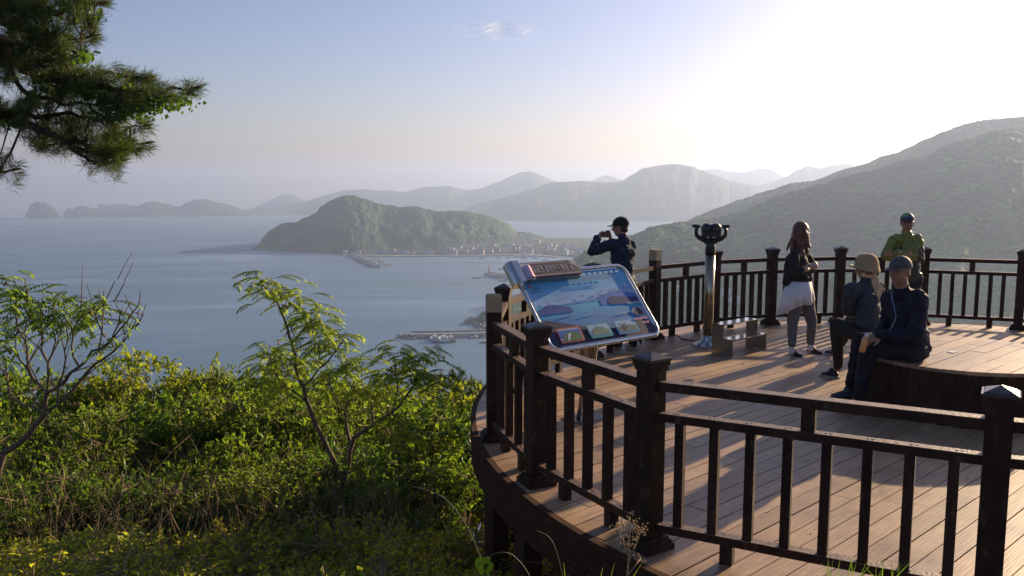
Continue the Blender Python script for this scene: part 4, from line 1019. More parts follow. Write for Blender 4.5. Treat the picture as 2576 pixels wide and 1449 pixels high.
tree_from('feather_leaf_tree', 'lone slender tree with feathery leaves rising above the thicket before the small pier', 8.6,
 [([(860, 1400), (859, 1299), (864, 1208), (837, 1154), (805, 1090), (781, 1030), (762, 971), (743, 923), (735, 869), (722, 821), (703, 773), (677, 735)], .034, .007, 0),
  ([(735, 862), (753, 842), (773, 826), (805, 805)], .012, .005, .1),
  ([(864, 1208), (872, 1186), (880, 1132), (875, 1090), (869, 1041), (885, 1000), (880, 965)], .03, .008, .3),
  ([(880, 1132), (891, 1100), (939, 1068), (988, 1036), (1020, 998), (1052, 961)], .026, .008, -.3),
  ([(939, 1068), (935, 1020), (925, 985)], .014, .006, -.1), ([(988, 1036), (1000, 985), (995, 930)], .014, .006, -.1), ([(781, 1030), (740, 985), (700, 950), (690, 905)], .012, .005, .2),
  ([(762, 971), (800, 930), (840, 890), (848, 862)], .012, .005, -.2), ([(869, 1041), (840, 990), (830, 940)], .01, .005, 0)],
 [(663, 716, 0), (645, 722, 0), (690, 730, 0), (724, 748, 0), (745, 752, .1), (778, 790, .1), (805, 800, .1), (760, 800, 0), (790, 822, 0), (848, 855, -.2), (830, 866, -.2), (805, 850, 0), (671, 880, .2), (690, 898, .2), (715, 900, .1), (740, 915, 0), (780, 905, 0), (885, 925, .3), (850, 935, .2), (915, 915, .2), (820, 950, .1), (993, 892, -.1), (1036, 893, -.2), (1073, 910, -.3), (1010, 918, -.1), (960, 935, 0), (977, 955, -.2), (1030, 950, -.2), (1073, 962, -.3), (1100, 958, -.3), (880, 985, .3), (923, 990, 0), (860, 1000, .2), (950, 985, 0), (1000, 1060, -.2), (1020, 1075, -.2), (985, 1095, -.2), (700, 960, .2), (720, 985, .2), (660, 930, .3)], 31, extra_twigs=2)
tree_from('half_bare_tree', 'half bare tree with curving leafless limbs and a few feathery leaf tufts on the slope', 7.0,
 [([(-30, 1300), (-8, 1200), (10, 1138), (70, 1095), (113, 1041), (118, 988)], .034, .018, 0),
  ([(118, 988), (121, 912), (107, 848), (102, 805), (95, 775)], .013, .004, .2),
  ([(118, 988), (161, 963), (199, 923), (231, 883), (279, 859), (322, 805), (349, 767), (352, 730)], .015, .003, -.2),
  ([(70, 1095), (105, 1055), (145, 1017), (188, 977), (226, 929), (258, 904), (295, 875), (322, 845), (349, 816), (368, 762)], .019, .003, .2),
  ([(231, 883), (252, 864), (258, 800), (261, 733)], .009, .003, 0), ([(199, 923), (180, 870), (190, 820), (215, 785)], .01, .004, .1),
  ([(118, 988), (80, 950), (50, 905), (20, 880), (-20, 850)], .011, .006, .3), ([(113, 1041), (60, 1020), (25, 1000), (20, 940), (-5, 900)], .012, .006, .3),
  ([(121, 912), (140, 860), (135, 800), (142, 755)], .009, .003, .1), ([(107, 848), (85, 820), (78, 780), (60, 745)], .008, .003, .1), ([(145, 1017), (150, 960), (165, 905), (172, 850), (168, 812)], .01, .004, -.1), ([(279, 859), (300, 810), (296, 775), (283, 752)], .007, .002, -.1), ([(80, 950), (70, 890), (55, 840), (40, 800)], .01, .004, .2)],
 [(5, 706, .2), (-15, 730, .2), (32, 740, .1), (59, 732, .1), (20, 765, 0), (43, 778, 0), (80, 775, 0), (100, 768, .1), (140, 746, .1), (134, 789, .1), (165, 800, 0), (200, 782, .1), (215, 770, .1), (242, 772, 0), (255, 792, 0), (177, 818, 0), (120, 810, .2), (16, 848, .2), (0, 800, .2), (30, 880, .2), (268, 838, -.1), (295, 868, 0), (10, 930, .3), (97, 1252, 1.2), (11, 1206, 1.0), (60, 1262, 1.1)], 41, extra_twigs=2, dense=(6, 11))

# pine bough reaching in at the upper corner
def poly_in(poly, x, y):
    c = False; n = len(poly)
    for i in range(n):
        x0, y0 = poly[i]; x1, y1 = poly[(i + 1) % n]
        if (y0 > y) != (y1 > y) and x < (x1 - x0) * (y - y0) / (y1 - y0) + x0: c = not c
    return c
PB = [[(-300, 60), (0, 14), (150, 36), (247, 8)], [(-300, 110), (0, 52), (133, 92), (233, 90)], [(-300, 150), (0, 142), (100, 198), (200, 214), (300, 228), (400, 230), (487, 221)],
      [(-300, 260), (0, 285), (83, 317), (150, 347), (250, 373), (367, 360)], [(0, 285), (150, 287), (233, 302), (317, 320), (363, 317)], [(150, 347), (207, 393), (235, 412), (300, 405)], [(150, 347), (135, 365), (105, 372)], [(-300, 400), (-60, 424), (30, 428)],
      [(100, 198), (180, 178), (290, 185), (370, 195)], [(0, 142), (90, 120), (200, 130)], [(0, 142), (60, 230), (150, 262), (260, 262), (340, 262)]]
dist = 6.5; prs = np.random.RandomState(9)
BP = []; bsegs = []; 
for bi, b in enumerate(PB):
    dz = prs.uniform(-.25, .25); P3 = [np.array(at(x, y, dist + .25 * math.sin(x * .01 + bi) + (0 if bi < 4 else .1))) for x, y in b]; n = len(P3) - 1
    r0 = .045 if b[0][0] < 0 else .02
    for i in range(n):
        ra = r0 * (1 - .82 * i / n); rb = r0 * (1 - .82 * (i + 1) / n); K_ = 5; pr_ = P3[i]
        for k_ in range(1, K_ + 1):
            q = P3[i] + (P3[i + 1] - P3[i]) * k_ / K_ + (prs.normal(0, .012, 3) if k_ < K_ else 0); bsegs.append((pr_, q, ra + (rb - ra) * (k_ - 1) / K_, ra + (rb - ra) * k_ / K_)); BP.append(q); pr_ = q
BP = np.array(BP)
mass = [[(0, -40), (257, -40), (247, 55), (215, 50), (170, 60), (235, 80), (250, 95), (230, 122), (185, 115), (215, 150), (285, 172), (370, 192), (408, 205), (485, 215), (470, 240), (400, 262), (330, 268), (220, 262), (150, 265), (115, 225), (60, 205), (0, 190), (-60, 190), (-60, -40)],
        [(60, 300), (150, 285), (230, 290), (320, 300), (362, 318), (350, 335), (300, 345), (370, 360), (355, 385), (300, 400), (230, 402), (205, 385), (160, 350), (100, 325)],
        [(-60, 250), (60, 245), (140, 262), (150, 285), (60, 292), (-60, 285)], [(-30, 420), (30, 422), (28, 430), (-30, 436)], [(100, 362), (118, 366), (112, 378), (98, 376)], [(215, 395), (300, 395), (290, 412), (225, 415)]]
NP_, ND_, NT_ = [], [], []; buds = MB(); vine = []
def add_tuft(c, d, s=1.0):
    m = 52; NP_.append(c[None] + prs.normal(0, .006, (m, 3)) - d[None] * prs.uniform(0, .07, (m, 1))); dd = d[None] * 1.0 + prs.normal(0, .62, (m, 3)); NT = np.clip(prs.normal(prs.uniform(.25, .65), .15, m), 0, 1)
    ND_.append(dd / np.linalg.norm(dd, axis=1)[:, None] * s); NT_.append(NT)
cnt = 0
for pi, pol_ in enumerate(mass):
    xs_ = [p[0] for p in pol_]; ys_ = [p[1] for p in pol_]; area = (max(xs_) - min(xs_)) * (max(ys_) - min(ys_)); tries = int(area / (470 if pi < 2 else 560)) + 4
    for k_ in range(tries):
        x = prs.uniform(min(xs_), max(xs_)); y = prs.uniform(min(ys_), max(ys_))
        if not poly_in(pol_, x, y): continue
        if pi == 0 and 120 < x < 215 and 48 < y < 74: continue
        c = np.array(at(x, y, dist + prs.uniform(-.42, .42)))
        j = np.argmin(((BP - c) ** 2).sum(1)); q = BP[j]; dv = c - q; L_ = np.linalg.norm(dv) + 1e-6
        m = (q + c) / 2 + np.array([0, 0, -.03]); bsegs.append((q, m, .008, .005)); bsegs.append((m, c, .005, .003))
        d = dv / L_ * .5 + np.array([.45, 0, .15]) + prs.normal(0, .2, 3); d /= np.linalg.norm(d)
        add_tuft(c, d); cnt += 1
        for e in range(2):
            c2 = c - d * .07 * (e + 1); add_tuft(c2, d, .9)
        if prs.rand() < .35: buds.tube([Vector(c), Vector(c + d * .035), Vector(c + d * .055)], [.009, .007, .002], n=5)
for b in PB:
    e = np.array(at(*b[-1], dist)); d = np.array([1, 0, .15]); 
    for k_ in range(4): add_tuft(e + prs.normal(0, .03, 3), d / np.linalg.norm(d) + prs.normal(0, .2, 3))
    buds.tube([Vector(e), Vector(e + d * .05), Vector(e + d * .07)], [.011, .009, .002], n=5)
NP_ = np.concatenate(NP_); ND_ = np.concatenate(ND_); NT_ = np.concatenate(NT_); n = len(NP_)
V, Ft = quad_leaves(NP_, ND_, prs.normal(0, 1, (n, 3)), prs.uniform(.085, .125, n), np.full(n, .0034), 0, .03)
torg = Vector((-5.2, dist, ground_z(-5.2, dist)))
pt = thing('pine_tree', 'old pine whose dark needled boughs reach in over the sea at the upper corner', 'pine', torg)
link('needles', npmesh('needles', V - np.array(torg), Ft, M['needle'], np.repeat(NT_, 2)), pt)
tv, tf = tubes_np(bsegs, 6); link('boughs', npmesh('boughs', tv - np.array(torg), tf, M['barkp'], smooth=True), pt)
MB().tube([torg + Vector((0, 0, -.2)), torg + Vector((.05, 0, 1.5)), torg + Vector((-.1, .1, 3.2)), torg + Vector((.25, 0, 4.6)), torg + Vector((.1, 0, 6.6))], [.2, .17, .15, .12, .07], n=14).build('trunk', M['barkp'], pt)
buds.build('buds', M['bud'], pt)
# climbing vine in the bough
rs = np.random.RandomState(5); Pv = []
for (x, y, sx, sy, n) in ((420, 255, 60, 12, 230), (330, 272, 70, 14, 200), (290, 288, 40, 10, 90), (215, 140, 30, 10, 90), (30, 305, 50, 8, 60), (90, 235, 18, 20, 60), (250, 235, 60, 14, 90), (170, 20, 80, 20, 90)):
    for i in range(n): Pv.append(at(x + rs.normal(0, sx * .6), y + rs.normal(0, sy * .8), dist - .1 + rs.uniform(-.3, .25)))
Pv = np.array(Pv); n = len(Pv); Dv = rs.normal(0, .7, (n, 3)) + [0, 0, -.8]
V, Ft = quad_leaves(Pv, Dv, rs.normal(0, .8, (n, 3)) + [0, -1, .4], rs.uniform(.028, .045, n), rs.uniform(.024, .038, n), .1, .05)
vo = thing('climbing_vine', 'bright green vine leaves hanging along the underside of the pine bough', 'vine', tuple(Pv.mean(0)))
link('leaves', npmesh('leaves', V - np.array(vo.location), Ft, leaf_mat('vine_leaf', (.03, .07, .008), (.09, .15, .02), trans=(.26, .36, .03), tw=.45), np.repeat(rs.uniform(.1, 1, n), 2)), vo)

# weeds in front
def weed(name, label, stems, heads, D, m_='twig'):
    b = at(*stems[0][0][0], D); t = thing(name, label, 'weed', b); mb = MB()
    for pts, r in stems: mb.tube([at(x, y, D + .03 * i) for i, (x, y) in enumerate(pts)], [r * (1 - .5 * i / len(pts)) for i in range(len(pts))], n=5)
    mb.build('stem', M[m_], t); mb = MB(); rr = random.Random(3)
    for (x, y) in heads:
        c = at(x, y, D)
        for k_ in range(16): 
            o = Vector((rr.gauss(0, .011), rr.gauss(0, .011), rr.gauss(0, .008))); mb.ball(c + o, rr.uniform(.0018, .004), n=5, k=3)
    if heads: mb.build('seed_heads', M['seed'], t)
    return t
M['seed'] = mat('seed_tan', (.42, .30, .15), (.25, .16, .07), scale=60, rough=.9)
weed('dry_weed', 'dry brown weed with fluffy seed heads in front of the deck post foot', [([(1575, 1520), (1578, 1449), (1582, 1380), (1584, 1315)], .0035), ([(1580, 1420), (1600, 1370), (1614, 1330)], .002), ([(1580, 1400), (1566, 1360), (1556, 1330)], .002), ([(1578, 1449), (1600, 1420), (1612, 1405)], .002)], [(1584, 1312), (1600, 1318), (1560, 1325), (1572, 1355), (1590, 1352), (1612, 1335), (1556, 1330), (1608, 1405), (1614, 1330), (1594, 1330), (1580, 1372)], 2.6)
weed('dry_weed', 'single pale dry stalk beyond the far railing beside the woman with crossed arms', [([(2118, 830), (2116, 780), (2108, 745), (2098, 730), (2090, 728)], .010)], [(2088, 722), (2086, 730)], 13.6)
M['grass'] = leaf_mat('grass_blade', (.05, .09, .012), (.12, .19, .02), trans=(.35, .5, .04), tw=.5)
def grass(label, x0, x1, yb, yt, n, D, seed):
    rs = np.random.RandomState(seed); V = []; Fc = []
    o = at((x0 + x1) / 2, yb, D)
    for i in range(n):
        x = rs.uniform(x0, x1); b = np.array(at(x, yb, D + rs.uniform(-.1, .1))); tp = np.array(at(x + rs.normal(0, (x1 - x0) * .3), yt + rs.uniform(-18, 25), D + rs.uniform(-.1, .1))); k0 = len(V); w_ = rs.uniform(.002, .004); bend = rs.normal(0, .05)
        for j in range(6):
            t = j / 5; c = b + (tp - b) * t + np.array([bend * t * t, 0, -abs(bend) * .4 * t * t]); ww = w_ * (1 - t) + .0003; V += [c - [ww, 0, 0], c + [ww, 0, 0]]
        for j in range(5): Fc.append((k0 + 2 * j, k0 + 2 * j + 1, k0 + 2 * j + 3, k0 + 2 * j + 2))
    t = thing('grass_tuft', label, 'grass', o, 'grass tufts at the front of the deck'); link('blades', npmesh('blades', np.array(V) - np.array(o), Fc, M['grass'], rs.uniform(0, 1, len(Fc))), t)
grass('green grass tuft in front of the deck below the widest railing gap', 2060, 2260, 1560, 1400, 26, 2.4, 1)
grass('few green grass blades at the edge of the deck beside the dry weed', 1440, 1560, 1560, 1420, 8, 2.6, 2)
# arching vine stems with heart shaped leaves in front of the bank
def rounded(P_, k=3):
    for _ in range(k):
        Q = [P_[0]]
        for a, b in zip(P_, P_[1:]): Q += [a.lerp(b, .25), a.lerp(b, .75)]
        P_ = Q + [P_[-1]]
    return P_
M['stemg'] = mat('green_stem', (.09, .10, .03), (.05, .06, .02), scale=30, rough=.7)
vt_ = thing('trailing_vine', 'arching green vine stem with two heart shaped leaves before the rusty deck posts', 'vine', at(1240, 1449, 3.0)); mb = MB()
for pts in ([(1250, 1500), (1215, 1420), (1180, 1330), (1130, 1260), (1085, 1235), (1040, 1225)], [(1210, 1415), (1250, 1388), (1290, 1392), (1330, 1440), (1340, 1480)], [(1420, 1480), (1405, 1400), (1385, 1350), (1350, 1335)]): mb.tube(rounded([at(x, y, 3.0 + .02 * i) for i, (x, y) in enumerate(pts)]), .0019, n=5)
mb.build('stem', M['stemg'], vt_)
for (x, y, s) in ((1213, 1425, .055), (1228, 1432, .035)):
    c = at(x, y, 2.98); m2 = MB(); pts = [(0, .5), (.25, .62), (.5, .5), (.52, .15), (.3, -.2), (0, -.65), (-.3, -.2), (-.52, .15), (-.5, .5), (-.25, .62)]
    m2.prism([(a * s, b * s) for a, b in pts], 0, .001, fr=(c, Vector((1, .2, 0)).normalized(), Vector((.1, .25, 1)).normalized(), Vector((0, 1, 0)))); m2.build('heart_leaf', M['leaf_a'], vt_)

# leaf litter blown onto the boards
rs = np.random.RandomState(12); n = 130; a = rs.uniform(0, 6.28, n); r = 4.9 * np.sqrt(rs.uniform(0, 1, n)); Pl = np.stack([DC.x + r * np.cos(a), DC.y + r * np.sin(a), np.full(n, .004)], 1)
Pl = Pl[np.hypot(Pl[:, 0] - PCX, Pl[:, 1] - PCY) > 1.0]; n = len(Pl); Dl = rs.normal(0, 1, (n, 3)); Dl[:, 2] = .12
V, Ft = quad_leaves(Pl, Dl, rs.normal(0, .15, (n, 3)) + [0, 0, 1], rs.uniform(.015, .045, n), rs.uniform(.008, .02, n), .3, .1)
V = V.copy(); V[:, 2] = np.clip(V[:, 2], .003, .02)
tag(link('leaf_litter', npmesh('leaf_litter', V, Ft, M['dry'], np.repeat(rs.uniform(0, 1, n), 2))), 'small dry leaves scattered over the deck boards', 'leaf litter', kind='stuff')
# ------------------------------------------------------------------ people
FOLD2 = bpy.data.textures.new('creases', 'CLOUDS'); FOLD2.noise_scale = .035; FOLD2.noise_depth = 1
FOLD = bpy.data.textures.new('folds', 'CLOUDS'); FOLD.noise_scale = .09; FOLD.noise_depth = 2
def remesh(name, mb, mats, parent, vox=.011, smooth=2, fold=0.0, paint=None, cut=None):
    me = mb.mesh(name, mats[0] if isinstance(mats, (list, tuple)) else mats)
    o = bpy.data.objects.new(name, me); C.objects.link(o)
    m = o.modifiers.new('r', 'REMESH'); m.mode = 'VOXEL'; m.voxel_size = vox; m.use_smooth_shade = True
    if smooth: m = o.modifiers.new('s', 'SMOOTH'); m.iterations = smooth; m.factor = .5
    if fold:
        m = o.modifiers.new('d', 'DISPLACE'); m.texture = FOLD; m.strength = fold; m.mid_level = .5; m.texture_coords = 'GLOBAL'
        m = o.modifiers.new('e', 'DISPLACE'); m.texture = FOLD2; m.strength = fold * .45; m.mid_level = .5; m.texture_coords = 'GLOBAL'
    dg = bpy.context.evaluated_depsgraph_get(); me2 = bpy.data.meshes.new_from_object(o.evaluated_get(dg)); me2.name = name
    bpy.data.objects.remove(o); bpy.data.meshes.remove(me)
    if cut:
        import bmesh
        bm = bmesh.new(); bm.from_mesh(me2); bmesh.ops.delete(bm, geom=[v for v in bm.verts if cut(v.co)], context='VERTS'); bm.to_mesh(me2); bm.free()
    me2.materials.clear()
    for q in (mats if isinstance(mats, (list, tuple)) else [mats]): me2.materials.append(q)
    if paint:
        for p in me2.polygons: p.material_index = paint(p.center)
    for p in me2.polygons: p.use_smooth = True
    off = root_loc(parent)
    me2.transform(Matrix.Translation(-off))
    return link(name, me2, parent)
def V3(*a): return Vector(a)
def frame(az, pitch=0.0, roll=0.0):
    """forward, right, up for something looking along azimuth az (degrees right of +Y), pitched down"""
    a = math.radians(az); p = math.radians(pitch); f = Vector((math.sin(a) * math.cos(p), math.cos(a) * math.cos(p), -math.sin(p))); r = Vector((math.cos(a), -math.sin(a), 0)); u = r.cross(f)
    if roll:
        q = math.radians(roll); r, u = r * math.cos(q) + u * math.sin(q), u * math.cos(q) - r * math.sin(q)
    return f, r, u
def head(mb, c, fr, s=1.0):
    f, r, u = fr; ax = (r, f, u)
    mb.ball(c + u * .035 * s - f * .008 * s, (.076 * s, .094 * s, .092 * s), 16, 12, ax=ax)
    mb.ball(c - u * .025 * s + f * .02 * s, (.064 * s, .068 * s, .085 * s), 14, 10, ax=ax)
    mb.ball(c - u * .082 * s + f * .045 * s, (.036 * s, .032 * s, .026 * s), 10, 8, ax=ax)         # chin
    mb.capsule(c + u * .02 * s + f * .088 * s, .010 * s, c - u * .022 * s + f * .108 * s, .015 * s)   # nose
    mb.capsule(c + u * .032 * s + f * .083 * s - r * .035 * s, .011 * s, c + u * .032 * s + f * .083 * s + r * .035 * s, .011 * s)  # brow
    mb.capsule(c - u * .052 * s + f * .080 * s - r * .016 * s, .010 * s, c - u * .052 * s + f * .080 * s + r * .016 * s, .010 * s)  # lips
    for k in (-1, 1):
        mb.ball(c + r * k * .077 * s - f * .008 * s, (.010 * s, .020 * s, .031 * s), 8, 7, ax=(r, f, u))
        mb.ball(c + r * k * .04 * s + f * .06 * s - u * .02 * s, (.026 * s, .02 * s, .024 * s), 8, 6, ax=ax)  # cheeks
def face_bits(c, fr, parent, s=1.0, brow=True):
    f, r, u = fr; mb = MB()
    for k in (-1, 1):
        mb.ball(c + r * k * .032 * s + f * .083 * s + u * .010 * s, (.011 * s, .006 * s, .005 * s), 8, 6, m=0, ax=(r, f, u))
        if brow: mb.capsule(c + r * k * .018 * s + f * .094 * s + u * .034 * s, .004 * s, c + r * k * .048 * s + f * .083 * s + u * .036 * s, .003 * s)
    mb.build('eyes', M['black'], parent)
    MB().capsule(c - u * .052 * s + f * .089 * s - r * .02 * s, .0035 * s, c - u * .052 * s + f * .089 * s + r * .02 * s, .0035 * s).build('mouth', M['lip'], parent)
M['lip'] = mat('lip', (.22, .07, .06), rough=.5)
def hand(mb, wrist, d, n, curl=.5, s=1.0, side=1, spread=.12):
    """d: direction wrist to knuckles, n: back of the hand normal, side: +1/-1 on which side the thumb sits"""
    d = Vector(d).normalized(); n = Vector(n); n = (n - d * n.dot(d)).normalized(); w = d.cross(n) * side
    k = wrist + d * .085 * s
    for o in (-.028, -.009, .011, .029):
        mb.capsule(wrist + d * .012 * s + w * o * .6 * s, .013 * s, k + w * o * s, .0115 * s)
    for i, (o, L_) in enumerate(((.032, .070), (.011, .080), (-.011, .074), (-.032, .058))):
        p = k + w * o * s; a = curl * .5 + .05 * i; dd = (d + w * o * spread * 10 * .3)
        for j, (fl, r0) in enumerate(((.45, .0095), (.32, .0088), (.25, .008))):
            q = p + (dd * math.cos(a) - n * math.sin(a)).normalized() * L_ * fl * s; mb.capsule(p, r0 * s, q, (r0 - .0008) * s, n=8); p = q; a += curl * 1.0
    p = wrist + d * .02 * s + w * .022 * s; a = .75
    for L_, r0 in ((.038, .0125), (.032, .0108), (.026, .0095)):
        q = p + (d * math.cos(a) + w * math.sin(a) - n * .35 * curl).normalized() * L_ * s; mb.capsule(p, r0 * s, q, (r0 - .001) * s, n=8); p = q; a -= .28
def limb(mb, a, b, c, r0, r1, r2, cuff=0.0):
    c = c + (b - c) * cuff
    mb.capsule(a, r0, b, r1); mb.capsule(b, r1, c, r2)
def torso(mb, pel, chest, neck, right, k=1.0, w=1.0, belly=0.0):
    right = Vector(right)
    mb.capsule(pel - right * .07 * w, .105 * k, pel + right * .07 * w, .105 * k)
    mb.capsule(pel, .15 * k * w, (pel * .5 + chest * .5), .142 * k * w, side=right, fl=.74)
    mb.capsule(pel * .5 + chest * .5, .145 * k * w, chest, .165 * k * w, side=right, fl=.70)
    mb.capsule(chest, .16 * k * w, neck - (neck - chest) * .35, .11 * k * w, side=right, fl=.62)
    mb.capsule(neck - (neck - chest) * .3, .06 * k, neck, .052 * k)
def shoe(parent, heel, toe, mats, h=.075, w=.048, sole=True, name='shoe'):
    heel = Vector(heel); toe = Vector(toe); d = (toe - heel).normalized(); z = Vector((0, 0, 1)); s = d.cross(z)
    L_ = (toe - heel).length; mb = MB()
    mb.capsule(heel + d * .045 + z * (h * .45), w * .78, toe - d * .05 + z * (h * .32), w * .92, side=s, fl=.55)
    mb.capsule(heel + d * .05 + z * (h * .5), w * .75, heel + d * .09 + z * (h * 1.0), w * .72, side=s, fl=1)
    mb.capsule(heel + d * .11 + z * (h * .75), w * .68, toe - d * .08 + z * (h * .42), w * .8, side=s, fl=.6)
    o = remesh(name, mb, mats[0], parent, vox=.006, smooth=2, cut=lambda co: co.z < heel.z + .012)
    m2 = MB(); n_ = 14; q = []
    for i in range(n_ * 2):
        a = math.pi * 2 * i / (n_ * 2); ca, sa = math.cos(a), math.sin(a); x = L_ / 2 + (L_ / 2 + .004) * (abs(ca) ** .75) * (1 if ca > 0 else -1); ww = w * (1.02 if ca > 0 else .85); q.append((x, ww * (abs(sa) ** .75) * (1 if sa > 0 else -1)))
    m2.prism(q, .001, .02 if sole else .014, fr=(heel, d, s, z)); m2.build('sole', mats[1], o)
    return o
def cap(parent, c, fr, mats, s=1.0, brim=.085, name='cap', paint=None):
    f, r, u = fr; mb = MB(); ax = (r, f, u); cc = c + u * .045 * s - f * .008 * s
    vs = []; n = 20; k = 9
    for i in range(k + 1):
        ph = math.pi / 2 * i / k
        for j in range(n):
            a = 2 * math.pi * j / n; rr = math.cos(ph * .985)
            vs.append(cc + r * (.087 * s * rr * math.cos(a)) + f * (.107 * s * rr * math.sin(a)) + u * (.092 * s * math.sin(ph)))
    for j in range(n):
        a = 2 * math.pi * j / n; vs.append(cc + r * (.084 * s * math.cos(a)) + f * (.104 * s * math.sin(a)) - u * .014 * s)
    fs = [(i * n + j, i * n + (j + 1) % n, (i + 1) * n + (j + 1) % n, (i + 1) * n + j) for i in range(k) for j in range(n)] + [tuple(range(k * n, (k + 1) * n))]
    o_ = (k + 1) * n; fs += [(o_ + j, o_ + (j + 1) % n, (j + 1) % n, j) for j in range(n)]
    mb.add(vs, fs, 0, True); mb.ball(cc + u * .093 * s, .008 * s, 8, 5)
    if paint:
        for i in range(len(mb.f)):
            ctr = sum((Vector(mb.v[q]) for q in mb.f[i]), Vector()) / len(mb.f[i]) - cc; mb.m[i] = paint(ctr.dot(r), ctr.dot(f), ctr.dot(u))
    ob = mb.build(name, mats, parent)
    b = MB(); vs = []; m_ = 14
    for lay in (0, 1):
        for j in range(m_ + 1):
            a = math.radians(25 + 130 * j / m_); x, y = math.cos(a), math.sin(a)
            inn = cc + r * (.085 * s * x) + f * (.105 * s * y) - u * (.002 + lay * .004) * s
            ext = math.sin(math.pi * j / m_) ** .6; out = inn + f * (brim * s * ext) - u * (.016 * s * ext + .010 * s * abs(x))
            vs += [inn, out]
    w2 = 2 * (m_ + 1); fs = []
    for j in range(m_): fs += [(2 * j, 2 * j + 1, 2 * j + 3, 2 * j + 2), (w2 + 2 * j, w2 + 2 * j + 2, w2 + 2 * j + 3, w2 + 2 * j + 1), (2 * j + 1, w2 + 2 * j + 1, w2 + 2 * j + 3, 2 * j + 3)]
    b.add(vs, fs, 0, True); b.build('brim', mats[-1] if isinstance(mats, list) else mats, ob)
    return ob
def hair_short(parent, c, fr, s=1.0, m_=None):
    f, r, u = fr; mb = MB(); ax = (r, f, u)
    mb.ball(c + u * .042 * s - f * .018 * s, (.081 * s, .094 * s, .088 * s), 14, 10, ax=ax); mb.ball(c - u * .015 * s - f * .05 * s, (.066 * s, .052 * s, .055 * s), 12, 8, ax=ax)
    return remesh('hair', mb, m_ or M['hair'], parent, vox=.007, smooth=1, cut=lambda co: (co - c).dot(f) > .030 * s + max(0, (co - c).dot(u)) * .6 - .03 * s)
def neckc(mb, neck, hc, fr, r=.052):
    f, rr, u = fr; mb.capsule(neck - Vector((0, 0, .04)), r * 1.1, hc - u * .05 - f * .015, r)
M['hair'] = mat('dark_hair', (.02, .014, .011), (.01, .008, .006), scale=60, rough=.5)
M['hair_br'] = mat('auburn_hair', (.16, .05, .02), (.05, .018, .009), scale=35, rough=.42, bump=.5, bscale=90)
M['navy'] = mat('navy_cloth', (.020, .030, .065), (.013, .02, .045), scale=9, rough=.8, spec=.25, bump=.3, bscale=30)
M['navy_d'] = mat('dark_navy_cloth', (.016, .017, .034), (.010, .011, .022), scale=9, rough=.72, spec=.25, bump=.3, bscale=30)
M['char'] = mat('black_trousers', (.014, .013, .013), (.009, .009, .009), scale=9, rough=.8, bump=.2)
M['lime'] = mat('lime_nylon', (.17, .20, .028), (.13, .15, .02), scale=8, rough=.45, bump=.2, bscale=25)
M['olive'] = mat('dark_panel', (.045, .042, .022), (.03, .028, .018), scale=8, rough=.5, bump=.2, bscale=25)
M['denim'] = mat('navy_trousers', (.02, .025, .05), (.012, .016, .03), scale=12, rough=.8, bump=.2)
M['teal'] = mat('blue_blouse', (.030, .050, .072), (.018, .03, .045), scale=8, rough=.8, bump=.25, bscale=28)
M['blk'] = mat('black_knit', (.014, .014, .014), (.008, .008, .008), scale=20, rough=.85, bump=.2)
M['shoe_w'] = mat('white_trainer', (.62, .60, .58), (.45, .44, .42), scale=40, rough=.6)
M['sole'] = mat('pale_sole', (.42, .40, .36), rough=.7)
M['shoe_d'] = mat('dark_shoe', (.02, .018, .02), (.012, .012, .014), scale=30, rough=.4)
M['leather'] = mat('black_leather', (.015, .013, .016), rough=.22)
M['shoe_b'] = mat('navy_trainer', (.02, .03, .06), (.04, .05, .07), scale=30, rough=.6)

# --- man taking a photo
f0 = on(1556, 886); f1 = on(1594, 878); D0 = 10.62
t = thing('person', 'man in navy jacket and black cap raising a phone toward the sea', 'person', (f0.lerp(f1, .5).x, f0.lerp(f1, .5).y, 0))
body = MB(); AZ = -38
fr_b = frame(AZ); fr_h = frame(-62, 4)
hc = at(1561, 573, D0 + .02); neck = at(1568, 601, D0); chest = at(1567, 637, D0); pel = at(1563, 705, D0)
sL = at(1537, 616, D0 - .10); sR = at(1587, 620, D0 + .10)
eL = at(1489, 632, D0 + .16); wL = at(1503, 597, D0 + .33); eR = at(1552, 640, D0 + .38); wR = at(1537, 602, D0 + .40)
kL = at(1553, 792, D0 + .04); aL = at(1556, 872, D0 - .12); kR = at(1584, 790, D0 + .1); aR = at(1593, 866, D0 + .08)
hL_, hR_ = pel - fr_b[1] * .09, pel + fr_b[1] * .09
head(body, hc, fr_h, .98); neckc(body, neck, hc, fr_h); torso(body, pel, chest, neck, fr_b[1], .88)
limb(body, sL, eL, wL, .042, .036, .026); limb(body, sR, eR, wR, .042, .036, .026)
limb(body, hL_, kL, aL, .075, .048, .035); limb(body, hR_, kR, aR, .075, .048, .035)
for a_, h_ in ((aL, f0), (aR, f1)): body.capsule(a_, .034, Vector((a_.x - .02, a_.y + .02, .06)), .026)
pc = at(1521, 590, D0 + .45); prt = Vector((math.cos(math.radians(28)), math.sin(math.radians(28)), 0))
hand(body, wL, (pc - prt * .06 + Vector((0, 0, .03))) - wL, -prt, curl=.75, side=1, s=.95)
hand(body, wR, (pc + prt * .06 + Vector((0, 0, .03))) - wR, prt, curl=.75, side=-1, s=.95)
remesh('body', body, M['skin'], t, vox=.0075, smooth=1)
j = MB(); torso(j, pel + Vector((0, 0, .02)), chest, neck, fr_b[1], 1.02, 1.06); limb(j, sL, eL, wL + (eL - wL) * .12, .068, .058, .043); limb(j, sR, eR, wR + (eR - wR) * .12, .068, .058, .043)
j.capsule(neck - Vector((0, 0, .05)), .075, neck + Vector((0, 0, .012)), .066); j.capsule(sL, .07, sR, .07); j.capsule(wL + (eL - wL) * .1, .046, wL + (eL - wL) * .2, .046)
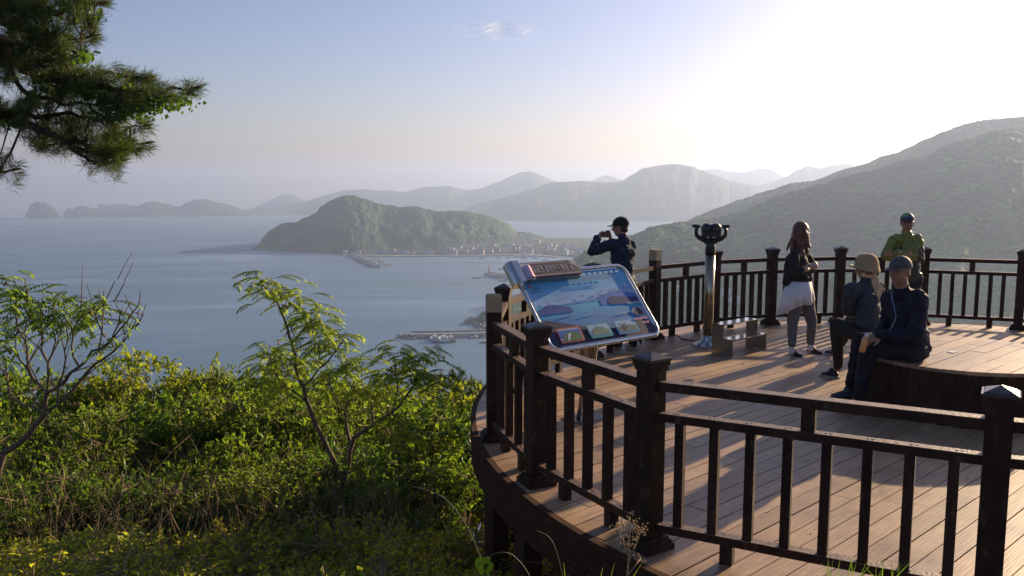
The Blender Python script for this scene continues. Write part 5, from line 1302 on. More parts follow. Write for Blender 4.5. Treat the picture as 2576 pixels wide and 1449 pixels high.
remesh('jacket', j, M['navy'], t, vox=.011, smooth=2, fold=.05)
j = MB(); j.capsule(hL_, .115, hR_, .115); limb(j, hL_, kL, aL, .105, .078, .058, .07); limb(j, hR_, kR, aR, .105, .078, .058, .07); remesh('trousers', j, M['char'], t, vox=.012, smooth=2, fold=.03)
hair_short(t, hc, fr_h, .98); cap(t, hc, fr_h, [M['blk']], 1.0, .078); face_bits(hc, fr_h, t, .98)
g = MB(); f_, r_, u_ = fr_h
for k in (-1, 1):
    cc = hc + r_ * k * .034 + f_ * .102 + u_ * .008
    g.tube([cc + (r_ * math.cos(a) * .024 + u_ * math.sin(a) * .018) for a in [2 * math.pi * i / 14 for i in range(15)]], .0022, n=5, cap=False); g.tube([cc + r_ * k * .026, hc + r_ * k * .080 - f_ * .01 + u_ * .008], .002, n=5)
g.build('glasses', M['darkgrey'], t)
shoe(t, f0 + V3(.07, -.07, 0), f0 + V3(-.13, .10, 0), [M['shoe_w'], M['shoe_w']], .115, .056); shoe(t, f1 + V3(.07, -.06, 0), f1 + V3(-.11, .12, 0), [M['shoe_w'], M['shoe_w']], .115, .056)
ph = thing('phone', 'silver phone held up in both hands by the man at the railing', 'phone', pc); yv = Vector((-prt.y, prt.x, 0))
MB().box(pc, (.150, .009, .076), ax=(prt, yv, V3(0, 0, 1))).build('phone_case', M['steel_b'], ph)
MB().box(pc - yv * .0055, (.136, .002, .068), ax=(prt, yv, V3(0, 0, 1))).build('screen', mat('phone_screen', (.25, .25, .27), rough=.1), ph)

# --- woman with crossed arms
t = thing('person', 'woman with auburn hair, black top, white tunic and checked trousers, arms crossed', 'person', (3.58, 10.4, 0))
Dw = 10.42; fr_b = frame(98); fr_h = frame(112, 22); hc = at(2016, 586, Dw); neck = at(2010, 621, Dw); chest = at(2009, 660, Dw); pel = at(2013, 740, Dw)
sB = at(1995, 641, Dw + .02); sF = at(2026, 641, Dw - .10); sB, sF = at(1996, 640, Dw + .15), at(2000, 643, Dw - .17)
# she stands side-on: one shoulder towards the camera, one beyond
sN = at(1998, 641, Dw - .17); sFar = at(2024, 640, Dw + .14)
eN = at(1998, 690, Dw - .20); wN = at(2035, 668, Dw - .20); eF = at(2046, 675, Dw + .05); wF = at(2028, 678, Dw - .14)
kN = at(1994, 815, Dw - .08); aN = at(1992, 876, Dw - .15); kF = at(2043, 812, Dw + .05); aF = at(2038, 869, Dw + .06)
hN = at(2004, 748, Dw - .06); hF = at(2026, 748, Dw + .08)
body = MB(); head(body, hc, fr_h, .92); neckc(body, neck, hc, fr_h, .042); torso(body, pel, chest, neck, fr_b[1], .78)
limb(body, sN, eN, wN, .036, .032, .024); limb(body, sFar, eF, wF, .036, .032, .024); limb(body, hN, kN, aN, .07, .046, .03); limb(body, hF, kF, aF, .07, .046, .03)
hand(body, wN, (.8, .1, .15), (0, -1, .3), .5, .85, 1); hand(body, wF, (-.8, -.1, -.1), (0, -1, .3), .5, .85, -1)
tN = on(2017, 899); hlN = on(1987, 887); tF = on(2068, 892); hlF = on(2032, 880)
body.capsule(aN, .03, tN.lerp(hlN, .5) + V3(0, 0, .03), .024); body.capsule(aF, .03, tF.lerp(hlF, .5) + V3(0, 0, .03), .024)
remesh('body', body, M['skin2'], t, vox=.0075, smooth=1)
face_bits(hc, fr_h, t, .92)
j = MB(); torso(j, at(2012, 700, Dw), chest, neck, fr_b[1], .92, 1.08); j.capsule(sN, .062, sN * .42 + eN * .58, .062); j.capsule(sN * .45 + eN * .55, .062, eN, .058); j.capsule(eN, .058, eN * .55 + wN * .45, .052); j.capsule(sFar, .06, eF, .054); j.capsule(eF, .054, eF * .6 + wF * .4, .048); j.capsule(sN, .06, sFar, .06)
j.capsule(at(1992, 700, Dw - .02), .085, at(2028, 700, Dw - .02), .085); j.capsule(at(1988, 650, Dw), .06, at(1984, 708, Dw), .075)
remesh('top', j, M['blk'], t, vox=.010, smooth=2, fold=.03)
# tunic: flared hem, longer behind
mb = MB(); n = 40; rings = []
for q, (yy, rx, ry) in enumerate(((706, .135, .17), (735, .152, .20), (762, .160, .205))):
    for jn in range(n):
        a = 2 * math.pi * jn / n; back = max(0, -math.cos(a)) ** 2
        c = at(2010, yy, Dw); wv = 1 + .055 * math.sin(a * 10 + 1.3 * math.sin(a * 3)) * q; y2 = at(2010, yy + back * 26 * q * .6 - (8 * q * .5 if math.cos(a) > .5 else 0), Dw).z
        rings.append(V3(c.x + rx * math.cos(a) * wv * (1 + .32 * back * q), c.y + ry * math.sin(a) * wv, y2))
mb.add(rings, [(i * n + jn, i * n + (jn + 1) % n, (i + 1) * n + (jn + 1) % n, (i + 1) * n + jn) for i in range(2) for jn in range(n)], 0, True)
tu = mb.build('tunic', M['white'], t); sm_ = tu.modifiers.new('s', 'SOLIDIFY'); sm_.thickness = .004
def check_mat():
    m, nt, ns, L = _nt('checked_trousers'); out = N(ns, 'ShaderNodeOutputMaterial'); b = N(ns, 'ShaderNodeBsdfPrincipled'); L.new(b.outputs[0], out.inputs[0]); b.inputs['Roughness'].default_value = .85
    tc = N(ns, 'ShaderNodeTexCoord'); c = N(ns, 'ShaderNodeTexChecker'); c.inputs['Scale'].default_value = 75; c.inputs['Color1'].default_value = (.22, .2, .19, 1); c.inputs['Color2'].default_value = (.05, .047, .05, 1); L.new(tc.outputs['Object'], c.inputs[0]); L.new(c.outputs[0], b.inputs['Base Color']); return m
j = MB(); j.capsule(hN, .105, hF, .105); limb(j, hN, kN, aN, .098, .062, .05, .17); limb(j, hF, kF, aF, .098, .062, .05, .17); remesh('trousers', j, check_mat(), t, vox=.010, smooth=2, fold=.012)
f_, r_, u_ = fr_h; hr = MB(); hr.ball(hc + u_ * .04 - f_ * .025, (.088, .098, .095), 14, 10, ax=(r_, f_, u_)); rr = random.Random(8)
for k in range(60):
    a = rr.uniform(.55, 2 * math.pi - .55) + math.pi / 2; o = (r_ * math.cos(a) * .078 + f_ * math.sin(a) * .08)
    if (o.normalized()).dot(f_) > .55: continue
    p = hc + u_ * rr.uniform(.0, .06) + o * .9 - f_ * .02; L_ = rr.uniform(.18, .31); prev = p
    for s_ in range(4):
        q = prev + V3(0, 0, -L_ / 4) + o.normalized() * rr.uniform(-.012, .022) + V3(rr.gauss(0, .012), rr.gauss(0, .012), 0); hr.capsule(prev, .025 - .002 * s_, q, .022 - .002 * s_, n=8); prev = q
for k in (-1, 1):
    prev = hc + r_ * k * .062 + f_ * .05 + u_ * .03
    for s_ in range(4): q = prev + V3(.004, 0, -.045) + r_ * k * .006; hr.capsule(prev, .019, q, .017, n=8); prev = q
remesh('hair', hr, M['hair_br'], t, vox=.007, smooth=1, fold=.012)
for a_, hl, to in ((aN, hlN, tN), (aF, hlF, tF)):
    s_ = MB(); s_.capsule(a_ - V3(0, 0, .0), .035, V3(a_.x, a_.y, .06), .034); remesh('sock', s_, M['white'], t, vox=.007, smooth=1); shoe(t, hl, to, [M['leather'], M['black']], .05, .042, False)
w_ = MB(); w_.tube([wN + (V3(0, 1, 0) * math.cos(a) + V3(-.4, 0, .9) * math.sin(a)) * .028 for a in [2 * math.pi * i / 12 for i in range(13)]], .005, n=5, cap=False); w_.build('watch', M['black'], t)

# --- man in the lime jacket
Dm = 11.2; t = thing('person', 'man in lime and dark jacket with patterned cap, arms folded at the railing', 'person', (at(2284, 864, Dm).x, Dm, 0))
fr_b = frame(188); fr_h = frame(196, 3); hc = at(2282, 562, Dm); neck = at(2281, 592, Dm); chest = at(2281, 628, Dm); pel = at(2283, 700, Dm)
sL = at(2250, 603, Dm - .02); sR = at(2308, 601, Dm); eL = at(2226, 645, Dm - .03); eR = at(2313, 650, Dm - .02); wL = at(2272, 641, Dm - .21); wR = at(2255, 637, Dm - .22)
a1 = V3(neck.x - .10, Dm, .08); a2 = V3(neck.x + .14, Dm + .05, .08)
hA = pel - V3(.09, 0, 0); hB = pel + V3(.09, 0, 0); kA = (hA + a1) / 2 + V3(0, -.02, .0); kB = (hB + a2) / 2 + V3(0, -.02, 0)
body = MB(); head(body, hc, fr_h, .98); neckc(body, neck, hc, fr_h); torso(body, pel, chest, neck, (1, 0, 0), .85)
limb(body, sL, eL, wL, .04, .035, .026); limb(body, sR, eR, wR, .04, .035, .026); limb(body, hA, kA, a1, .072, .048, .034); limb(body, hB, kB, a2, .072, .048, .034)
hand(body, wL, (.7, 0, .1), (0, -1, 0), .6, .95, 1); hand(body, wR, (-.7, .1, .0), (0, -1, 0), .6, .95, -1)
for a_ in (a1, a2): body.capsule(a_, .034, a_ + V3(0, -.1, -.03), .026)
remesh('body', body, M['skin'], t, vox=.0075, smooth=1); face_bits(hc, fr_h, t)
j = MB(); torso(j, pel + V3(0, 0, .03), chest, neck, (1, 0, 0), 1.0, 1.12); limb(j, sL, eL, wL, .066, .06, .048); limb(j, sR, eR, wR, .066, .06, .048); j.capsule(sL, .07, sR, .068); j.capsule(neck - V3(0, 0, .05), .078, neck + V3(0, 0, .02), .072)
xm = chest.x
def paint_l(c):
    x = c.x - xm; z = c.z
    def near(a, b, r):
        d = b - a; q = max(0, min(1, (c - a).dot(d) / d.dot(d))); return (c - a - d * q).length < r
    if near(eL * .8 + wL * .2, wL, .085) or near(eR * .6 + wR * .4, wR, .08): return 0
    if z > sL.z - .04 - abs(x) * .35: return 0
    if (near(sL, eL, .09) or near(sR, eR, .09)) and abs(x) > .13: return 1
    if z < eL.z - .05: return 1
    return 0 if abs(x) < .10 else 1
remesh('jacket', j, [M['lime'], M['olive']], t, vox=.010, smooth=2, fold=.045, paint=paint_l)
j = MB(); j.capsule(hA, .105, hB, .105); limb(j, hA, kA, a1, .098, .074, .06, .17); limb(j, hB, kB, a2, .098, .074, .06, .17); remesh('trousers', j, M['denim'], t, vox=.012, smooth=2, fold=.03)
hair_short(t, hc, fr_h, .96)
cp_ = cap(t, hc, fr_h, [mat('cap_dark', (.05, .035, .035), rough=.6), mat('cap_green', (.15, .4, .12), rough=.6), mat('cap_maroon', (.10, .05, .06), rough=.6)], 1.0, .06, paint=lambda x, y, z: 1 if (x > .0 and z > .05 and y > 0) else 0)
f_, r_, u_ = fr_h; g = MB()
for k in (-1, 1): g.ball(hc + r_ * k * .032 + f_ * .098 + u_ * .088, (.027, .008, .017), 10, 6, ax=(r_, f_, u_))
g.build('sunglasses', mat('blue_lens', (.05, .12, .35), rough=.1, spec=.8), t)
for a_ in (a1, a2): shoe(t, V3(a_.x, a_.y + .07, 0), V3(a_.x, a_.y - .19, 0), [M['shoe_d'], M['sole']])

# --- seated woman in the straw hat
t = thing('person', 'woman seated on the platform in a straw hat with pale scarf, back turned', 'person', (3.72, 8.95, 0))
Dh = 8.95; fr_b = frame(-62); fr_h = frame(-72, 6); hc = at(2178, 678, Dh); neck = at(2181, 707, Dh + .0); chest = at(2180, 752, Dh); pel = at(2190, 846, Dh - .02)
sL = at(2142, 727, Dh - .14); sR = at(2209, 727, Dh + .15)
eL = at(2128, 776, Dh - .02); wL = at(2150, 792, Dh + .14); eR = at(2190, 785, Dh + .28); wR = at(2158, 788, Dh + .26)
hL_ = at(2180, 848, Dh - .10); hR_ = at(2195, 845, Dh + .1)
kL = at(2106, 818, 9.12); aL = at(2108, 926, 9.16); toeL = on(2062, 944); heelL = on(2112, 953)
kR = V3(3.80, 9.55, .60); aR = V3(3.80, 10.0, .13); toeR = on(2076, 893); heelR = on(2122, 885)
body = MB(); head(body, hc, fr_h, .93); neckc(body, neck, hc, fr_h, .045); torso(body, pel, chest, neck, fr_b[1], .82)
limb(body, sL, eL, wL, .038, .034, .025); limb(body, sR, eR, wR, .038, .034, .025); limb(body, hL_, kL, aL, .075, .05, .033); limb(body, hR_, kR, aR, .075, .05, .033)
hand(body, wL, (.3, .8, 0), (-.6, .2, .6), .6, .88, 1); hand(body, wR, (-.8, -.3, 0), (-.3, .5, .6), .6, .88, -1)
body.capsule(aL, .032, toeL.lerp(heelL, .5) + V3(0, 0, .04), .026); body.capsule(aR, .032, toeR.lerp(heelR, .5) + V3(0, 0, .04), .026)
remesh('body', body, M['skin'], t, vox=.0075, smooth=1); face_bits(hc, fr_h, t, .93)
j = MB(); torso(j, pel + V3(0, 0, .01), chest, neck, fr_b[1], 1.0, 1.12); limb(j, sL, eL, (eL * .4 + wL * .6), .066, .062, .05); limb(j, sR, eR, (eR * .4 + wR * .6), .066, .062, .05); j.capsule(sL, .072, sR, .07); j.capsule(neck - V3(0, 0, .04), .07, neck, .062); j.capsule(at(2188, 815, Dh), .165, at(2190, 850, Dh - .02), .165, side=fr_b[1], fl=.85)
remesh('blouse', j, M['teal'], t, vox=.011, smooth=2, fold=.045)
j = MB(); j.capsule(hL_, .12, hR_, .12); limb(j, hL_, kL, aL, .105, .078, .05, .06); limb(j, hR_, kR, aR, .105, .078, .05, .06); remesh('trousers', j, M['char'], t, vox=.011, smooth=2, fold=.018)
hair_short(t, hc, fr_h, .95)
f_, r_, u_ = fr_h; mb = MB(); cc = hc + u_ * .035 - f_ * .01
prof = [(.0, .128), (.035, .125), (.064, .114), (.088, .092), (.102, .062), (.109, .028), (.114, .0), (.122, -.012), (.135, -.024), (.152, -.040), (.158, -.046), (.151, -.045), (.133, -.030), (.110, -.01), (.10, .02)]
n = 30; vs = []
for rr, zz in prof:
    for jn in range(n):
        a = 2 * math.pi * jn / n; lift = .085 * max(0, math.sin(a)) * max(0, (rr - .11)) / .055; dip = -.030 * max(0, -math.sin(a)) * max(0, (rr - .11)) / .055
        shrink = 1 - .30 * max(0, -math.sin(a)) * max(0, (rr - .108)) / .06
        vs.append(cc + r_ * (rr * .96 * math.cos(a)) + f_ * (rr * 1.06 * shrink * math.sin(a)) + u_ * (zz + lift + dip))
mb.add(vs, [(i * n + jn, i * n + (jn + 1) % n, (i + 1) * n + (jn + 1) % n, (i + 1) * n + jn) for i in range(len(prof) - 1) for jn in range(n)], 0, True)
def straw():
    m, nt, ns, L = _nt('straw'); out = N(ns, 'ShaderNodeOutputMaterial'); b = N(ns, 'ShaderNodeBsdfPrincipled'); L.new(b.outputs[0], out.inputs[0]); b.inputs['Roughness'].default_value = .85
    tc = N(ns, 'ShaderNodeTexCoord'); w1 = N(ns, 'ShaderNodeTexWave', wave_type='BANDS', bands_direction='Z'); w1.inputs['Scale'].default_value = 22; w1.inputs['Distortion'].default_value = 1.2; L.new(tc.outputs['Object'], w1.inputs[0])
    r = ramp(ns, [(.2, (.22, .13, .06)), (.7, (.52, .36, .19))]); L.new(w1.outputs['Fac'], r.inputs[0]); L.new(r.outputs[0], b.inputs['Base Color']); bp = N(ns, 'ShaderNodeBump'); bp.inputs['Strength'].default_value = .6; bp.inputs['Distance'].default_value = .004; L.new(w1.outputs['Fac'], bp.inputs['Height']); L.new(bp.outputs[0], b.inputs['Normal']); return m
ht = mb.build('straw_hat', straw(), t); sm_ = ht.modifiers.new('s', 'SOLIDIFY'); sm_.thickness = .004
M['scarf'] = mat('pale_scarf', (.62, .46, .27), (.48, .34, .19), scale=18, rough=.9, bump=.3)
sc_ = MB(); k0 = at(2196, 692, Dh - .05); sc_.ball(k0, (.045, .04, .04), 10, 8); 
for pts, r0, r1 in (((k0, at(2205, 703, Dh - .08), at(2211, 722, Dh - .10), at(2214, 742, Dh - .10)), .034, .03), ((k0, at(2199, 710, Dh - .08), at(2206, 730, Dh - .12), at(2213, 757, Dh - .12)), .03, .022), ((at(2170, 690, Dh - .15), at(2185, 695, Dh - .13), k0), .02, .022)):
    for a, b in zip(pts, pts[1:]): sc_.capsule(a, r0, b, r1, side=(1, 0, 0), fl=.55)
remesh('scarf', sc_, M['scarf'], t, vox=.007, smooth=1, fold=.03)
shoe(t, heelL, toeL, [M['shoe_d'], M['sole']], .075, .05); shoe(t, heelR, toeR, [M['shoe_d'], M['sole']], .075, .05)

# --- seated man with cap and bottle
t = thing('person', 'man seated on the round platform in a dark jacket and cap, hands over his knee', 'person', (3.55, 7.75, 0))
Ds = 7.72; fr_b = frame(-112); fr_h = frame(-122, 2); hc = at(2264, 683, Ds - .04); neck = at(2268, 722, Ds); chest = at(2279, 775, Ds + .02); pel = at(2290, 876, Ds + .05)
sF = at(2238, 748, Ds + .16); sN = at(2313, 752, Ds - .16)
eN = at(2306, 842, Ds - .20); wN = at(2215, 843, Ds - .16); eF = at(2226, 825, Ds + .22); wF = at(2208, 842, Ds + .02)
hN = at(2296, 880, Ds - .06); hF = at(2285, 872, Ds + .14)
kF = V3(3.30, 8.10, .60); kN = V3(3.23, 7.74, .60); aF = V3(3.27, 8.22, .13); aN = V3(3.18, 7.80, .13)
body = MB(); head(body, hc, fr_h, 1.02); neckc(body, neck, hc, fr_h, .055); torso(body, pel, chest, neck, fr_b[1], .9)
limb(body, sF, eF, wF, .042, .038, .028); limb(body, sN, eN, wN, .042, .038, .028); limb(body, hF, kF, aF, .08, .055, .036); limb(body, hN, kN, aN, .08, .055, .036)
hand(body, wN, at(2190, 852, Ds - .17) - wN, (-.2, -.5, .8), .55, 1.02, -1); hand(body, wF, (-.8, -.1, -.15), (-.2, -.2, 1), .5, 1.0, 1)
heF, toF = V3(3.34, 8.22, 0), V3(3.07, 8.24, 0); heN, toN = V3(3.27, 7.78, 0), V3(3.00, 7.84, 0)
body.capsule(aF, .036, V3(3.22, 8.23, .05), .03); body.capsule(aN, .036, V3(3.12, 7.81, .05), .03)
remesh('body', body, M['skin'], t, vox=.0075, smooth=1); face_bits(hc, fr_h, t, 1.02)
j = MB(); torso(j, pel + V3(0, 0, .02), chest, neck, fr_b[1], 1.08, 1.12); limb(j, sF, eF, wF, .072, .064, .05); limb(j, sN, eN, wN, .076, .068, .05); j.capsule(sF, .078, sN, .078); j.capsule(neck - V3(0, 0, .06), .085, neck + V3(0, 0, .0), .072); j.capsule(at(2288, 842, Ds), .175, at(2292, 874, Ds + .03), .17, side=fr_b[1], fl=.85)
remesh('jacket', j, M['navy_d'], t, vox=.011, smooth=2, fold=.05)
zp = MB(); zf = frame(-140)[0]
zpts = [at(2241, 733, Ds - .16), at(2244, 752, Ds - .20), at(2250, 775, Ds - .21), at(2254, 798, Ds - .20), at(2246, 818, Ds - .20), at(2234, 836, Ds - .18)]
zp.tube(zpts, .004, n=5); zp.build('zip', mat('blue_zip', (.16, .30, .42), rough=.4), t)
j = MB(); j.capsule(hN, .13, hF, .13); limb(j, hF, kF, aF, .11, .08, .056, .05); limb(j, hN, kN, aN, .11, .08, .056, .05); remesh('trousers', j, mat('dark_slacks', (.012, .012, .02), (.008, .008, .013), rough=.85), t, vox=.012, smooth=2, fold=.035)
hair_short(t, hc, fr_h, 1.0)
cap(t, hc, fr_h, [mat('camo_cap', (.10, .085, .085), (.025, .03, .035), scale=30, rough=.7), mat('cap_brim', (.11, .075, .08), rough=.6)], 1.03, .10, paint=lambda x, y, z: 0)
shoe(t, heF, toF, [M['shoe_b'], M['shoe_d']], .10, .056); shoe(t, heN, toN, [M['shoe_b'], M['shoe_d']], .10, .056)
b0 = at(2168, 886, Ds - .19); b1 = at(2182, 838, Ds - .19); bt = thing('juice_bottle', 'small plastic bottle of orange juice with white cap in the seated man\'s hand', 'bottle', b0)
dv = b1 - b0; MB().tube([b0, b0 + dv * .06, b0 + dv * .5, b0 + dv * .68, b0 + dv * .8], [.024, .029, .029, .024, .013], n=14).build('bottle_body', mat('orange_drink', (.75, .26, .05), (.70, .38, .12), scale=12, rough=.15), bt)
MB().tube([b0 + dv * .80, b0 + dv * .81, b1], [.013, .018, .018], n=12).build('bottle_cap', M['white'], bt)
# ------------------------------------------------------------------ harbour, town, boats
from mathutils.bvhtree import BVHTree
bpy.context.view_layer.update()
_dg = bpy.context.evaluated_depsgraph_get()
BV = {o.name: BVHTree.FromObject(o, _dg) for o in C.objects if o.name in ('headland', 'mountain')}
def hit(x, y, nm):
    r = Vector(ray(x, y)).normalized(); h = BV[nm].ray_cast(Vector((0, 0, EYE)), r)
    return h[0]
def onsea(x, y, dz=0.0):
    d = d_at_sea(y); u = (x - 1288) / (F * CP); X = u * d
    return Vector((X, d, sea_z(math.hypot(X, d)) + dz))
M['wallp'] = [mat('house_wall_%d' % i, c, rough=.8, scale=.5) for i, c in enumerate([(.62, .58, .52), (.50, .46, .42), (.66, .64, .62), (.48, .38, .30), (.40, .42, .46)])]
M['roofp'] = [mat('house_roof_%d' % i, c, rough=.7, scale=.5) for i, c in enumerate([(.30, .28, .27), (.10, .20, .42), (.34, .14, .09), (.40, .38, .36), (.12, .28, .26)])]
M['winp'] = mat('far_window', (.05, .06, .08), rough=.2)
r6 = random.Random(66)
def house(p, w, d, h, wi, ri, rz, label, group=None, roof='flat', name='house'):
    t = thing(name, label, 'building', p, group)
    mb = MB(); mb.box((p.x, p.y, p.z + h / 2 - 1), (w, d, h + 2), rz=rz); mb.build('wall', M['wallp'][wi], t)
    mb = MB()
    if roof == 'flat':
        mb.box((p.x, p.y, p.z + h + .2), (w + .5, d + .5, .4), rz=rz); mb.box((p.x + w * .2, p.y, p.z + h + 1.2), (w * .25, d * .3, 2.2), rz=rz)
    else:
        a = Vector((math.cos(rz), math.sin(rz), 0)); b = Vector((-a.y, a.x, 0)); z = Vector((0, 0, 1)); c = p + z * h
        q = [c + a * sx * (w / 2 + .4) + b * sy * (d / 2 + .5) for sx in (-1, 1) for sy in (-1, 1)] + [c + a * sx * (w / 2 + .4) + z * (d * .28) for sx in (-1, 1)]
        mb.add(q, [(0, 2, 5, 4), (1, 4, 5, 3), (0, 4, 1), (2, 3, 5), (0, 1, 3, 2)])
    mb.build('roof', M['roofp'][ri], t)
    mb = MB(); a = Vector((math.cos(rz), math.sin(rz), 0)); b = Vector((-a.y, a.x, 0)); nf = max(1, int(h / 3))
    for f_ in range(nf):
        for k in range(max(2, int(w / 3.2))):
            c = p + a * ((k + .5) / max(2, int(w / 3.2)) - .5) * w * .9 - b * (d / 2 + .03) + Vector((0, 0, 1.6 + f_ * 3)); mb.box(c, (1.3, .1, 1.2), rz=rz)
    mb.build('windows', M['winp'], t); return t
specs = [(956, 637, 16, 8, 5, 2, 1, 'gable', 'long low shed with a blue roof beside the root of the town breakwater'),
 (1013, 637, 20, 9, 5, 2, 1, 'gable', 'long pale shed with a blue roof on the quay below the wooded headland'),
 (988, 636, 12, 9, 7, 3, 2, 'gable', 'red roofed brown building on the quay left of the blue shed'),
 (1203, 637, 22, 10, 6, 4, 1, 'gable', 'wide blue roofed hall on the quay in mid town'),
 (1232, 636, 14, 9, 7, 2, 0, 'gable', 'white gabled building on the waterfront right of the blue hall'),
 (1315, 626, 9, 8, 17, 0, 3, 'flat', 'tall cream tower block, highest building of the harbour town'),
 (1344, 627, 9, 8, 10, 1, 3, 'flat', 'cream block with a stair tower beside the tall cream block'),
 (1330, 607, 8, 7, 7, 2, 1, 'gable', 'white house with blue roof high on the slope above the town'),
 (1416, 622, 14, 9, 9, 4, 0, 'flat', 'grey square block on the low neck of land at the right end of town'),
 (868, 637, 8, 6, 6, 2, 3, 'flat', 'small white hut on the shore at the foot of the wooded headland'),
 (1078, 638, 18, 8, 4, 2, 1, 'flat', 'low blue roofed warehouse on the quay in the middle of the waterfront')]
for x, y, w_, d_, h_, wi, ri, rf, lb in specs:
    p = hit(x, y, 'headland')
    if p is None: p = onsea(x, y, 1.5)
    house(p, w_, d_, h_, wi, ri, r6.uniform(-.3, .3), lb, None, rf)
cnt_ = 0
for i in range(400):
    x = r6.uniform(1120, 1500); y = r6.uniform(604, 641)
    ymin = interp([(1120, 630), (1200, 620), (1280, 612), (1340, 606), (1400, 617), (1500, 628)], x)
    if y < ymin + r6.random() * 6: continue
    p = hit(x, y, 'headland')
    if p is None: continue
    if p.y > 2520: continue
    fl = r6.choice([4, 5, 6.5, 6.5, 9, 9.5]); house(p, r6.uniform(7, 12), r6.uniform(6, 9), fl, r6.randrange(5), r6.choice([0, 0, 3, 3, 1, 2, 4]), r6.uniform(-.5, .5), 'small pale block house in the crowded harbour town', 'harbour town houses', r6.choice(['flat', 'flat', 'gable'])); cnt_ += 1
    if cnt_ > 150: break
for i in range(16):
    x = 905 + i * 15 + r6.uniform(-4, 4); p = hit(x, 637.5, 'headland') or onsea(x, 638, 1.5)
    house(p, r6.uniform(6, 12), 6, r6.uniform(3, 5), r6.randrange(5), r6.choice([0, 1, 3, 1]), r6.uniform(-.2, .2), 'small shed in the row along the long quay under the wooded headland', 'quay sheds', 'gable', name='shed')
for i, (x, y, w_) in enumerate([(1800, 738, 9), (1812, 741, 12), (1826, 739, 8), (1790, 748, 7), (1846, 760, 10), (1705, 731, 8), (2010, 790, 10)]):
    p = hit(x, y, 'mountain')
    if p is not None: house(p, w_, 6, 4, 2, 3, r6.uniform(-.4, .4), 'small pale house in the wooded valley seen through the far railing', 'valley houses', 'gable')
# quays and breakwaters
M['conc'] = mat('concrete', (.40, .38, .35), (.27, .25, .23), scale=.3, rough=.85)
M['rubble'] = mat('rubble_stone', (.26, .24, .22), (.12, .11, .10), scale=.6, rough=.95)
M['teal_'] = mat('teal_deck', (.16, .26, .30), (.11, .19, .23), scale=.2, rough=.8)
def wall_line(name, label, pts, w_, h_, mt=None, parapet=0, cat='breakwater', sub=False):
    t = thing(name, label, cat, pts[0]); mb = MB(); pb = MB()
    for a, b in zip(pts, pts[1:]):
        d = (b - a).normalized(); a2 = a - d * w_ * .3; b2 = b + d * w_ * .3
        mb.bar(a2 + V3(0, 0, h_ / 2 - 2), b2 + V3(0, 0, h_ / 2 - 2), w_, h_ + 4)
        if parapet:
            s = V3(-d.y, d.x, 0); pb.bar(a2 + s * (w_ / 2 - 1) + V3(0, 0, h_ + parapet / 2), b2 + s * (w_ / 2 - 1) + V3(0, 0, h_ + parapet / 2), 1.6, parapet)
    mb.build('pier_body', mt or M['conc'], t)
    if parapet: pb.build('parapet', M['conc'], t)
    return t
def rubble(t, pts, n, spread, rmin, rmax, seed, nm='rubble', flat_=.7):
    rr = random.Random(seed); mb = MB()
    for i in range(n):
        k = rr.random() * (len(pts) - 1); j = int(k); p = pts[j].lerp(pts[j + 1], k - j) if len(pts) > 1 else pts[0]
        o = V3(rr.gauss(0, spread), rr.gauss(0, spread), 0); r = rr.uniform(rmin, rmax); q = p + o
        mb.ball(q + V3(0, 0, rr.uniform(-.2, 1) * max(0, 1 - o.length / (2.4 * spread)) * spread * flat_ * .55), (r, r * rr.uniform(.6, 1), r * rr.uniform(.6, .9)), 5, 3)
    for i in range(len(mb.sm)): mb.sm[i] = False
    return mb.build(nm, M['rubble'], t)
pr = [onsea(1042, 842), onsea(1135, 841), onsea(1232, 838), onsea(1330, 836)]
bk = wall_line('breakwater', 'near grey breakwater with a blue green deck and rubble tip, boats moored along it', pr, 13, 3.6, None, 1.6)
mb = MB()
for a, b in zip(pr, pr[1:]): mb.bar(a + V3(0, 0, 3.62), b + V3(0, 0, 3.62), 9.5, .06)
mb.build('deck_paint', M['teal_'], bk)
rubble(bk, [onsea(1018, 843), onsea(1062, 844)], 240, 5.0, 1.0, 2.4, 5, 'rubble_tip', 1.1)
rubble(bk, [onsea(1040, 837), onsea(1232, 831)], 260, 2.0, .9, 1.8, 6, 'armour_stones')
b2 = wall_line('breakwater', 'long pale breakwater running out from the town quay with a white beacon at its tip', [onsea(884, 640), onsea(905, 650), onsea(925, 661), onsea(951, 671)], 9, 4.2, None, 2)
rubble(b2, [onsea(895, 648), onsea(915, 660), onsea(945, 672)], 120, 2.5, 1, 2, 7)
b3 = wall_line('breakwater', 'curved grey breakwater ending in a red beacon, left of the picture board header', [onsea(1227, 690), onsea(1248, 694), onsea(1275, 697), onsea(1340, 700)], 10, 5.0, None, 1.5)
def beacon(p, h, m_, label):
    t = thing('beacon', label, 'beacon', p); MB().lathe([(2.6, 0), (2.4, 1.5), (1.5, 1.6), (1.0, h * .7), (1.5, h * .72), (1.5, h * .76), (.8, h * .78), (.8, h * .92), (.1, h)], p, 10).build('tower', m_, t)
M['redp'] = mat('red_paint', (.42, .07, .04), rough=.6); M['whp'] = mat('white_paint', (.75, .74, .72), rough=.6)
beacon(onsea(947, 669, 4), 12, M['whp'], 'small white harbour beacon at the tip of the town breakwater')
beacon(onsea(1231, 690, 5), 13, M['redp'], 'slim red harbour beacon on the end of the curved breakwater')
q = wall_line('quay', 'low concrete quay along the foot of the headland and the harbour town', [onsea(870, 640.5), onsea(1000, 643), onsea(1200, 642), onsea(1330, 640.5), onsea(1400, 645)], 16, 2.6, None, 0, 'quay')
